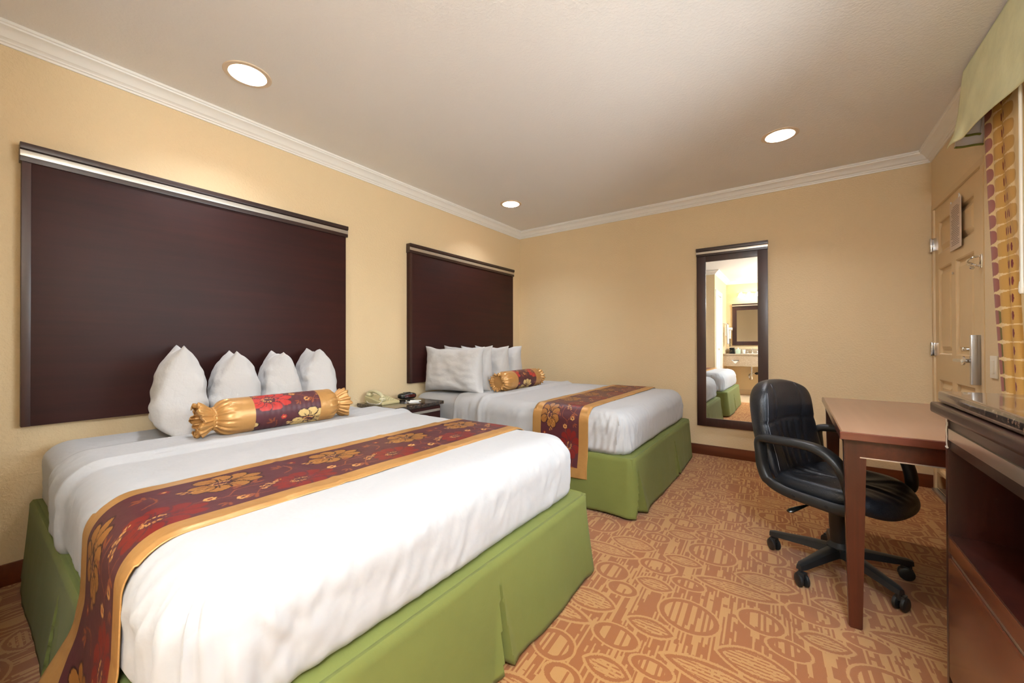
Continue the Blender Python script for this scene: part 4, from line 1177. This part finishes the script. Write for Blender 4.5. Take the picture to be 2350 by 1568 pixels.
    bm = bmesh.new(); box(bm, XR - 0.02, XR + 0.09, DY0, DY1, 0.0, 0.016, 0.004); bm_obj('threshold', bm, M['steel'], t)
    n = thing('door_notice', (XR, 3.67, 1.68), 'long beige notice card hanging on the entrance door', 'sign')
    bm = bmesh.new(); box(bm, XR - 0.006, XR - 0.002, 3.565, 3.770, 1.675, 1.985, 0.001, mtx=None); cd = bm_obj('card', bm, M['paper'], n)
    bm = bmesh.new()
    for k in range(22):
        z = 1.945 - k * 0.0115; w = 0.075 if k % 6 else 0.05
        box(bm, XR - 0.0066, XR - 0.0058, 3.667 - w, 3.667 + w * (0.8 + 0.2 * ((k * 37) % 5) / 4), z, z + 0.0035)
    bm_obj('print', bm, M['ink'], cd, sm=False)
    bm = bmesh.new(); tube(bm, [(XR - .004, 3.60, 1.985), (XR - .004, 3.59, 2.0), (XR - .003, 3.605, 2.01)], 0.004, 6)
    bm_obj('tape', bm, M['paper_white'], n); bm = bmesh.new(); tube(bm, [(XR - .004, 3.74, 1.98), (XR - .004, 3.755, 1.995)], 0.004, 6)
    bm_obj('tape', bm, M['paper_white'], n)
entrance_door()

def light_switch():
    t = thing('light_switch', (XR, 3.094, 0.9), 'cream rocker light switch between the door and the curtain', 'light switch')
    pt = quick_box('plate', XR - 0.007, XR - 0.0005, 3.052, 3.136, 0.898, 1.014, M['white_plastic'], t, 0.003)
    quick_box('rocker', XR - 0.012, XR - 0.006, 3.077, 3.111, 0.922, 0.990, M['white_plastic'], pt, 0.003)
light_switch()

# ------------------------------------------------------------------ window, curtain, valance
def window():
    t = thing('window_1', (XR, (WY0 + WY1) / 2, WZ0), 'white framed window behind the curtain', 'window'); t['kind'] = 'structure'
    bm = bmesh.new(); f = 0.05; xa, xb = XR + 0.03, XR + 0.08
    box(bm, xa, xb, WY0, WY0 + f, WZ0, WZ1, .004); box(bm, xa, xb, WY1 - f, WY1, WZ0, WZ1, .004); box(bm, xa, xb, WY0 + f, WY1 - f, WZ0, WZ0 + f, .004); box(bm, xa, xb, WY0 + f, WY1 - f, WZ1 - f, WZ1, .004)
    ym = (WY0 + WY1) / 2; box(bm, xa, xb, ym - .03, ym + .03, WZ0 + f, WZ1 - f, .004)
    wf = bm_obj('window_frame', bm, M['white_frame'], t)
    bm = bmesh.new(); box(bm, XR + 0.052, XR + 0.056, WY0 + .03, WY1 - .03, WZ0 + .03, WZ1 - .03); bm_obj('pane', bm, M['glass'], wf)
    bm = bmesh.new(); box(bm, XR - 0.02, XR + 0.03, WY0 - .02, WY1 + .02, WZ0 - .03, WZ0, .005); bm_obj('sill', bm, M['white_frame'], t)
window()

def curtain():
    nu, nvv = 480, 560; U = 0.92; ztop, zbot = 2.30, 0.80
    V = []; F = []; su = []; sv = []
    for j in range(nvv + 1):
        z = ztop - (ztop - zbot) * j / nvv; q = max(0.0, (2.15 - z) / 1.3)
        y_left = 2.985 - 0.165 * q ** 1.35
        y_right = 2.30 - 0.05 * q
        for i in range(nu + 1):
            u = i / nu; s = u * U
            y = y_left + (y_right - y_left) * u
            ph = 2 * PI * (s / 0.14) + 0.35 * q * math.sin(3 * u) + 1.1 * math.sin(u * 5) * (0.3 + .4 * q)
            amp = 0.013 * (0.55 + 0.3 * math.sin(u * 7 + 1)) * (0.8 + 0.5 * q)
            # one sharp fold sweeping down to the right
            uc = 0.27 + 0.12 * q; fold = -0.028 * math.exp(-((u - uc) / 0.035) ** 2) * sst(0.1, 0.7, q)
            x = 0.792 - amp * (0.5 + 0.5 * math.sin(ph)) * 1.3 - fold * 0.6
            lead = sst(0.10, 0.0, u) * q; x += 0.012 * lead
            x = min(x, XR - 0.026)
            V.append((x, y + 0.006 * math.sin(ph * 1.0 + 1.4), z)); su.append(s); sv.append(z)
    for j in range(nvv):
        for i in range(nu): a = j * (nu + 1) + i; F.append((a, a + nu + 1, a + nu + 2, a + 1))
    me = bpy.data.meshes.new('curtain'); me.from_pydata(V, [], F); me.update()
    s = np.array(su); z = np.array(sv)
    cream = L3((244, 216, 160)); gold = L3((212, 162, 80)); plum = L3((168, 106, 94)); dred = L3((120, 36, 32)); olive = L3((128, 118, 62))
    C = np.tile(cream, (len(s), 1)); PU = 0.545; PZ = 0.0775
    sm = np.mod(s, PU); zm = np.mod(z, PZ) - PZ / 2; streak = 0.93 + 0.07 * np.sin(z * 900)
    for c0_ in (0.03, 0.03 + PU):
        e = np.abs(sm - c0_) / 0.055; e2 = np.abs(zm) / 0.034; m_ = (e ** 2.6 + e2 ** 2.6) < 1; C[m_] = plum
        C[m_ & (sm - c0_ > 0.030) & (z < 1.25)] = olive
    e = np.abs(sm - 0.255) / 0.152; e2 = np.abs(zm) / 0.038; m_ = (e ** 2.0 + e2 ** 2.0) < 1; C[m_] = gold
    for dx in (-.040, .0, .022): m2 = ((np.abs(sm - 0.265 - dx) / 0.0065) ** 2 + (np.abs(zm) / 0.020) ** 2) < 1; C[m2] = dred
    C *= streak[:, None]
    set_pattern(me, C); smooth(me, 80)
    o = link('curtain', me, M['curtain']); md = o.modifiers.new('t', 'SOLIDIFY'); md.thickness = 0.0015
    tag(o, 'cream curtain printed with gold ovals and plum dots beside the door', 'curtain')
    t = thing('curtain_rod', (XR - 0.05, 2.0, 2.32), 'white curtain track hidden under the green valance', 'curtain rod')
    bm = bmesh.new(); box(bm, XR - 0.062, XR - 0.045, 0.85, 3.02, 2.305, 2.33, 0.002)
    for yy in (1.0, 2.0, 2.98): box(bm, XR - 0.048, XR - 0.0005, yy - .01, yy + .01, 2.310, 2.325)
    bm_obj('track', bm, M['white_plastic'], t)
    t = thing('curtain_wand', (0.715, 2.365, 1.27), 'white curtain pull wand hanging at the right edge', 'curtain wand')
    bm = bmesh.new(); tube(bm, [(0.722, 2.394, 1.30), (0.745, 2.470, 2.31)], 0.0055, 10); bm_obj('rod', bm, M['white_plastic'], t)
    bm = bmesh.new(); tube(bm, [(0.7215, 2.3925, 1.272), (0.7217, 2.393, 1.28), (0.722, 2.394, 1.30), (0.7225, 2.396, 1.32)], [0.006, 0.009, 0.009, 0.007], 10); bm_obj('grip', bm, M['white_plastic'], t)
curtain()

def valance():
    t = thing('valance', (0.72, 2.0, 2.2), 'pale green satin valance above the curtain', 'valance')
    # front panel: rows from top to bottom, columns along y; end flares outward
    y_near = 0.75; nY, nZ = 150, 30; V = []; F = []
    for i in range(nY + 1):
        u = i / nY
        for j in range(nZ + 1):
            v = j / nZ
            yt, yb_ = 3.045, 3.225
            y_end = yt + (yb_ - yt) * v
            y = y_end + (y_near - y_end) * u
            dist = y_end - y
            zb = 2.172 - 0.107 * min(dist, 1.0)
            ztp = 2.498
            z = ztp + (zb - ztp) * v
            x = 0.728 - 0.004 * v
            # soft swag folds
            x -= 0.020 * v * math.exp(-((dist - 0.10 - 0.22 * (1 - v)) / 0.07) ** 2) - 0.012 * math.exp(-((dist - 0.25 + 0.10 * v) / 0.06) ** 2) * v
            x -= (0.012 * v + 0.002) * nz(y * 4, z * 3) + 0.010 * sst(.8, 1, v)
            V.append((x, y, z))
    for i in range(nY):
        for j in range(nZ): a = i * (nZ + 1) + j; F.append((a, a + 1, a + nZ + 2, a + nZ + 1))
    o = pd_obj('front_panel', V, F, M['valance'], t, angle=80); md = o.modifiers.new('t', 'SOLIDIFY'); md.thickness = 0.002
    # end returns: two lined layers ending in olive hems
    def ret(y_top, y_bot, x_in, z_b, nm='return_panel'):
        V = []; F = []
        for i in range(13):
            u = i / 12; x = 0.735 + (x_in - 0.735) * u
            for j in range(9):
                v = j / 8; y = y_top + (y_bot - y_top) * v + 0.006 * math.sin(u * 6); zb_ = z_b - 0.012 * u
                V.append((x, y, 2.497 + (zb_ - 2.497) * v))
        for i in range(12):
            for j in range(8): a = i * 9 + j; F.append((a, a + 1, a + 10, a + 9))
        o = pd_obj(nm, V, F, M['lining'], t); md = o.modifiers.new('t', 'SOLIDIFY'); md.thickness = 0.004
        P = [V[i * 9 + 8] for i in range(13)]
        bm = bmesh.new(); tube(bm, P, 0.006, 8); bm_obj('hem', bm, M['valance_hem'], o)['label'] = 'olive green hem'
    ret(3.045, 3.215, XR - 0.004, 2.168); ret(3.00, 3.10, 0.80, 2.185)
    bm = bmesh.new(); box(bm, 0.735, XR - 0.001, y_near, 3.03, 2.485, 2.497, 0.002); bm_obj('mounting_board', bm, M['lining'], t)
valance()

# ------------------------------------------------------------------ vanity alcove (seen in the tall mirror)
def alcove():
    t = thing('door_2', (XA, -0.47, 0), 'white doorway on the alcove side wall, seen in the tall mirror', 'door'); t['kind'] = 'structure'
    bm = bmesh.new()
    for a, b in ((-0.87, -0.79), (-0.15, -0.07)): box(bm, XA - 0.1, XA + 0.018, a, b, 0, 2.0695, 0.003)
    box(bm, XA - 0.1, XA + 0.018, -0.87, -0.07, 2.07, 2.15, 0.003); bm_obj('frame', bm, M['white_frame'], t)
    bm = bmesh.new(); box(bm, XA - 0.05, XA - 0.012, -0.79, -0.15, 0.01, 2.07, 0.003)
    for z0, z1 in ((0.2, 0.95), (1.1, 1.9)):
        for y0, y1 in ((-0.72, -0.50), (-0.44, -0.22)): box(bm, XA - 0.014, XA - 0.006, y0, y1, z0, z1, 0.003)
    bm_obj('leaf', bm, M['white_frame'], t)
    bm = bmesh.new(); lathe(bm, [(0.01, 0.0), (0.01, 0.03), (0.026, 0.04), (0.028, 0.055), (0.015, 0.065)], 20, (XA - 0.012, -0.21, 1.0), 'X'); bm_obj('door_handle', bm, M['chrome'], t)
    # counter
    v = thing('vanity_counter', (-0.45, YV + .28, 0.66), 'beige stone sink counter with deep apron, seen in the tall mirror', 'counter')
    yf = YV + 0.53; xa, xb = XA + 0.002, 0.35
    quick_box('countertop', xa, xb, YV + .001, yf + .015, 0.868, 0.893, M['counter'], v, 0.006)
    quick_box('apron', xa, xb, yf - .02, yf, 0.632, 0.868, M['counter'], v, 0.003)
    quick_box('backsplash', xa, xb, YV + .001, YV + .02, 0.893, 1.000, M['counter'], v, 0.003)
    s = thing('sink', (-0.72, YV + .27, 0.89), 'oval white sink set in the stone counter, seen in the tall mirror', 'sink')
    bm = bmesh.new(); lathe(bm, [(0.205, 0.003), (0.21, 0.008), (0.19, 0.010), (0.16, 0.0), (0.02, -0.0005)], 40, (0, 0, 0))
    for q in bm.verts: q.co.y *= 0.78
    bm_obj('bowl', bm, M['porcelain'], s, local=True)
    f = thing('faucet', (-0.72, YV + .075, 0.893), 'chrome faucet on the stone counter, seen in the tall mirror', 'faucet')
    bm = bmesh.new(); lathe(bm, [(0.028, 0), (0.026, 0.02), (0.016, 0.03), (0.014, 0.09)], 20); tube(bm, spline([(0, 0, .07), (0, .03, .115), (0, .09, .11), (0, .115, .085)], 6), 0.011, 12); bm_obj('spout', bm, M['chrome'], f, local=True)
    for sx in (-.09, .09):
        bm = bmesh.new(); lathe(bm, [(0.022, 0), (0.02, 0.015), (0.010, 0.025), (0.018, 0.04), (0.012, 0.055)], 16, (sx, 0, 0)); bm_obj('tap', bm, M['chrome'], f, local=True)
    p = thing('drain_pipe', (-0.72, YV + .25, 0.30), 'brass sink trap and drain pipe below the counter, seen in the tall mirror', 'pipe')
    bm = bmesh.new(); tube(bm, spline([(-.72, YV + .26, .70), (-.72, YV + .26, .44), (-.72, YV + .24, .36), (-.76, YV + .20, .36), (-.77, YV + .17, .44), (-.70, YV + .12, .47), (-.62, YV + .02, .47)], 8), 0.018, 12); bm_obj('trap', bm, M['chrome'], p)
    bm = bmesh.new(); tube(bm, [(-.66, YV + .10, .47), (-.50, YV + .06, .48)], 0.028, 12); bm_obj('insulation', bm, M['black'], p)
    # framed mirror
    m_ = thing('vanity_mirror', (-0.6, YV, 1.07), 'dark framed mirror above the sink, seen inside the tall mirror', 'mirror')
    x0, x1, z0, z1 = -1.105, -0.05, 1.075, 1.985
    bm = bmesh.new(); w = 0.085; a, b = YV + .001, YV + .03
    box(bm, x0, x0 + w, a, b, z0, z1 - .07, .002); box(bm, x1 - w, x1, a, b, z0, z1 - .07, .002); box(bm, x0 + w, x1 - w, a, b, z0, z0 + w, .002); box(bm, x0 + w, x1 - w, a, b, z1 - .14, z1 - .07, .002)
    bm_obj('frame', bm, M['espresso_z'], m_)
    bm = bmesh.new(); box(bm, x0 - .003, x1 + .003, a, YV + .045, z1 - .07, z1, .003); bm_obj('top_moulding', bm, M['espresso_dark'], m_)
    quick_box('metal_strip', x0, x1, YV + .044, YV + .048, z1 - .052, z1 - .030, M['silver'], m_, 0.001)
    quick_box('glass', x0 + w - .004, x1 - w + .004, YV + .012, YV + .016, z0 + w - .004, z1 - .136, M['mirror'], m_, 0.0)
    # light bar
    l = thing('vanity_light', (-0.7, YV, 2.17), 'chrome bar of bell-shaped glass lights above the sink mirror, seen in the tall mirror', 'wall light')
    quick_box('bar', -1.00, -0.35, YV + .001, YV + .03, 2.155, 2.215, M['silver'], l, 0.006)
    for xx in (-0.93, -0.775, -0.62, -0.465):
        bm = bmesh.new(); tube(bm, spline([(xx, YV + .02, 2.185), (xx, YV + .06, 2.20), (xx, YV + .10, 2.25), (xx, YV + .115, 2.235)], 6), 0.007, 10)
        lathe(bm, [(0.004, .04), (0.01, .02), (0.022, 0.012), (0.022, 0.0)], 16, (xx, YV + .115, 2.22)); ar = bm_obj('arm', bm, M['chrome'], l)
        bm = bmesh.new(); lathe(bm, [(0.022, 0.0), (0.030, -0.02), (0.045, -0.06), (0.062, -0.085), (0.064, -0.088)], 24, (xx, YV + .115, 2.215), cap=False); bm_obj('glass_shade', bm, M['vanity_bulb'], l)
    # small counter things and the wall hair dryer with towel
    h = thing('hair_dryer', (XA + .05, YV + .25, 1.2), 'white wall-mounted hair dryer beside the sink mirror, seen in the tall mirror', 'hair dryer')
    quick_box('holder', XA + .001, XA + .05, YV + .14, YV + .22, 1.28, 1.50, M['porcelain'], h, 0.012)
    bm = bmesh.new(); tube(bm, [(XA + .09, YV + .18, 1.22), (XA + .09, YV + .18, 1.40)], [0.018, 0.022], 14); tube(bm, [(XA + .05, YV + .18, 1.43), (XA + .14, YV + .18, 1.43)], [0.032, 0.030], 16); bm_obj('dryer', bm, M['porcelain'], h)
    bm = bmesh.new(); C = [(XA + .09 + .012 * math.cos(a * .9), YV + .18 + .012 * math.sin(a * .9), 1.22 - a * 0.003) for a in range(60)]; tube(bm, C, 0.004, 6); bm_obj('cord', bm, M['black'], h)
    w_ = thing('hand_towel', (XA + .08, YV + .42, 1.1), 'white towel hanging on a chrome bar beside the sink, seen in the tall mirror', 'towel')
    V = []; F = []
    for i in range(25):
        for j in range(20):
            u, v_ = i / 24, j / 19; V.append((XA + .075 + .012 * math.sin(u * 16) + 0.01 * v_, YV + .33 + .17 * u, 1.52 - .42 * v_))
    for i in range(24):
        for j in range(19): a = i * 20 + j; F.append((a, a + 1, a + 21, a + 20))
    o = pd_obj('cloth', V, F, M['pillow'], w_, angle=80); md = o.modifiers.new('t', 'SOLIDIFY'); md.thickness = .012
    b_ = thing('towel_bar', (XA + .06, YV + .42, 1.53), 'chrome towel bar on the alcove side wall, seen in the tall mirror', 'towel bar')
    bm = bmesh.new(); tube(bm, [(XA + .075, YV + .28, 1.535), (XA + .075, YV + .55, 1.535)], 0.007, 10)
    for yy in (YV + .28, YV + .55): tube(bm, [(XA, yy, 1.535), (XA + .08, yy, 1.535)], 0.009, 10)
    bm_obj('bar', bm, M['chrome'], b_)
    c = thing('coffee_maker', (-1.10, YV + .13, 0.893), 'small dark coffee maker at the end of the stone counter, seen in the tall mirror', 'coffee maker')
    bm = bmesh.new(); box(bm, -.045, .045, -.06, .02, 0, .13, .008); box(bm, -.045, .045, .02, .075, 0, .012, .004); box(bm, -.045, .045, .02, .075, .10, .13, .006); bm_obj('housing', bm, M['black_plastic'], c, local=True)
    bm = bmesh.new(); lathe(bm, [(.026, .012), (.032, .03), (.030, .075), (.022, .085)], 20, (0, .045, 0)); bm_obj('carafe', bm, M['clock'], c, local=True)
    c = thing('tissue_box', (-0.985, YV + .13, 0.893), 'pale green tissue box on the stone counter, seen in the tall mirror', 'box')
    bm = bmesh.new(); box(bm, -.045, .045, -.045, .045, 0, .10, .004); bm_obj('carton', bm, plain('pale_green_card', (196, 214, 190), .6), c, local=True)
    bm = bmesh.new(); tube(bm, [(0, 0, .10), (.005, 0, .115), (-.004, 0, .13)], [.018, .014, .003], 8, flat=.4); bm_obj('tissue', bm, M['paper_white'], c, local=True)
    c = thing('cup', (-0.875, YV + .12, 0.893), 'white paper cup on the stone counter, seen in the tall mirror', 'cup')
    bm = bmesh.new(); lathe(bm, [(.024, 0), (.032, .085), (.034, .087), (.030, .083), (.022, .006)], 24); bm_obj('body', bm, M['paper_white'], c, local=True)
    d = thing('toilet_paper_holder', (-1.0, YV + .53, 0.74), 'chrome recessed paper holder in the counter apron, seen in the tall mirror', 'paper holder')
    bm = bmesh.new(); box(bm, -1.065, -0.93, YV + .5305, YV + .538, .745, .765, .003); bm_obj('hood', bm, M['chrome'], d)
    V = [(-1.055, YV + .534, .748), (-0.94, YV + .534, .748), (-0.985, YV + .534, .695), (-1.01, YV + .534, .695)]; V += [(a, b - .003, c_) for a, b, c_ in V]
    pd_obj('paper', V, [(0, 1, 2, 3), (7, 6, 5, 4), (0, 4, 5, 1), (1, 5, 6, 2), (2, 6, 7, 3), (3, 7, 4, 0)], M['paper_white'], d, recalc=True)
    e = thing('added_fill_lamp', (0.42, -0.36, ZC), 'added opal bowl fill lamp hanging from the ceiling behind the camera, out of frame', 'ceiling light')  # invented lamp, added out of frame as bright fill for the room
    bm = bmesh.new(); lathe(bm, [(0.06, 0.0), (0.062, -0.012), (0.05, -0.02), (0.008, -0.022), (0.008, -0.42), (0.02, -0.43), (0.02, -0.44)], 32); bm_obj('stem', bm, M['silver'], e, local=True)
    bm = bmesh.new(); lathe(bm, [(0.02, -0.440), (0.17, -0.445), (0.20, -0.46), (0.195, -0.485), (0.15, -0.53), (0.07, -0.56), (0.01, -0.565)], 40); bm_obj('shade', bm, emit_mat('fill_lamp_glow', (226, 240, 255), 108.0), e, local=True)
alcove()

# ------------------------------------------------------------------ daylight, world
w = bpy.data.worlds.new('World'); S.world = w; w.use_nodes = True
nt = w.node_tree; bg = nt.nodes['Background']
sky = nt.nodes.new('ShaderNodeTexSky'); sky.sky_type = 'NISHITA'; sky.sun_disc = False; sky.sun_elevation = math.radians(50); sky.sun_rotation = math.radians(200)
nt.links.new(sky.outputs[0], bg.inputs[0]); bg.inputs[1].default_value = 0.35
L = bpy.data.lights.new('daylight', 'AREA'); L.shape = 'RECTANGLE'; L.size = WY1 - WY0; L.size_y = WZ1 - WZ0; L.energy = 55; L.color = (0.86, 0.95, 1.0)
lo = bpy.data.objects.new('daylight', L); COL.objects.link(lo); lo.location = (XR + 0.22, (WY0 + WY1) / 2, (WZ0 + WZ1) / 2 + .05); lo.rotation_euler = (0, math.radians(90), 0)

# ------------------------------------------------------------------ camera
F_PX = 905.48
cam = bpy.data.cameras.new('camera'); cam.sensor_width = 36; cam.lens = 36 * F_PX / 2350; cam.clip_start = 0.02
co = bpy.data.objects.new('camera', cam); COL.objects.link(co)
yaw, pitch, roll = -0.619769, 0.0048733, -0.0020341
f = Vector((math.sin(yaw) * math.cos(pitch), math.cos(yaw) * math.cos(pitch), math.sin(pitch)))
r = Vector((math.cos(yaw), -math.sin(yaw), 0)); u = r.cross(f)
r2 = r * math.cos(roll) + u * math.sin(roll); u2 = u * math.cos(roll) - r * math.sin(roll)
mt = Matrix((r2, u2, -f)).transposed().to_4x4(); mt.translation = Vector((0, 0, 1.083))
co.matrix_world = mt
S.camera = co
S.view_settings.view_transform = 'Standard'; S.view_settings.look = 'None'; S.view_settings.gamma = 1.0; S.view_settings.use_curve_mapping = False
S.view_settings.exposure = 0.64
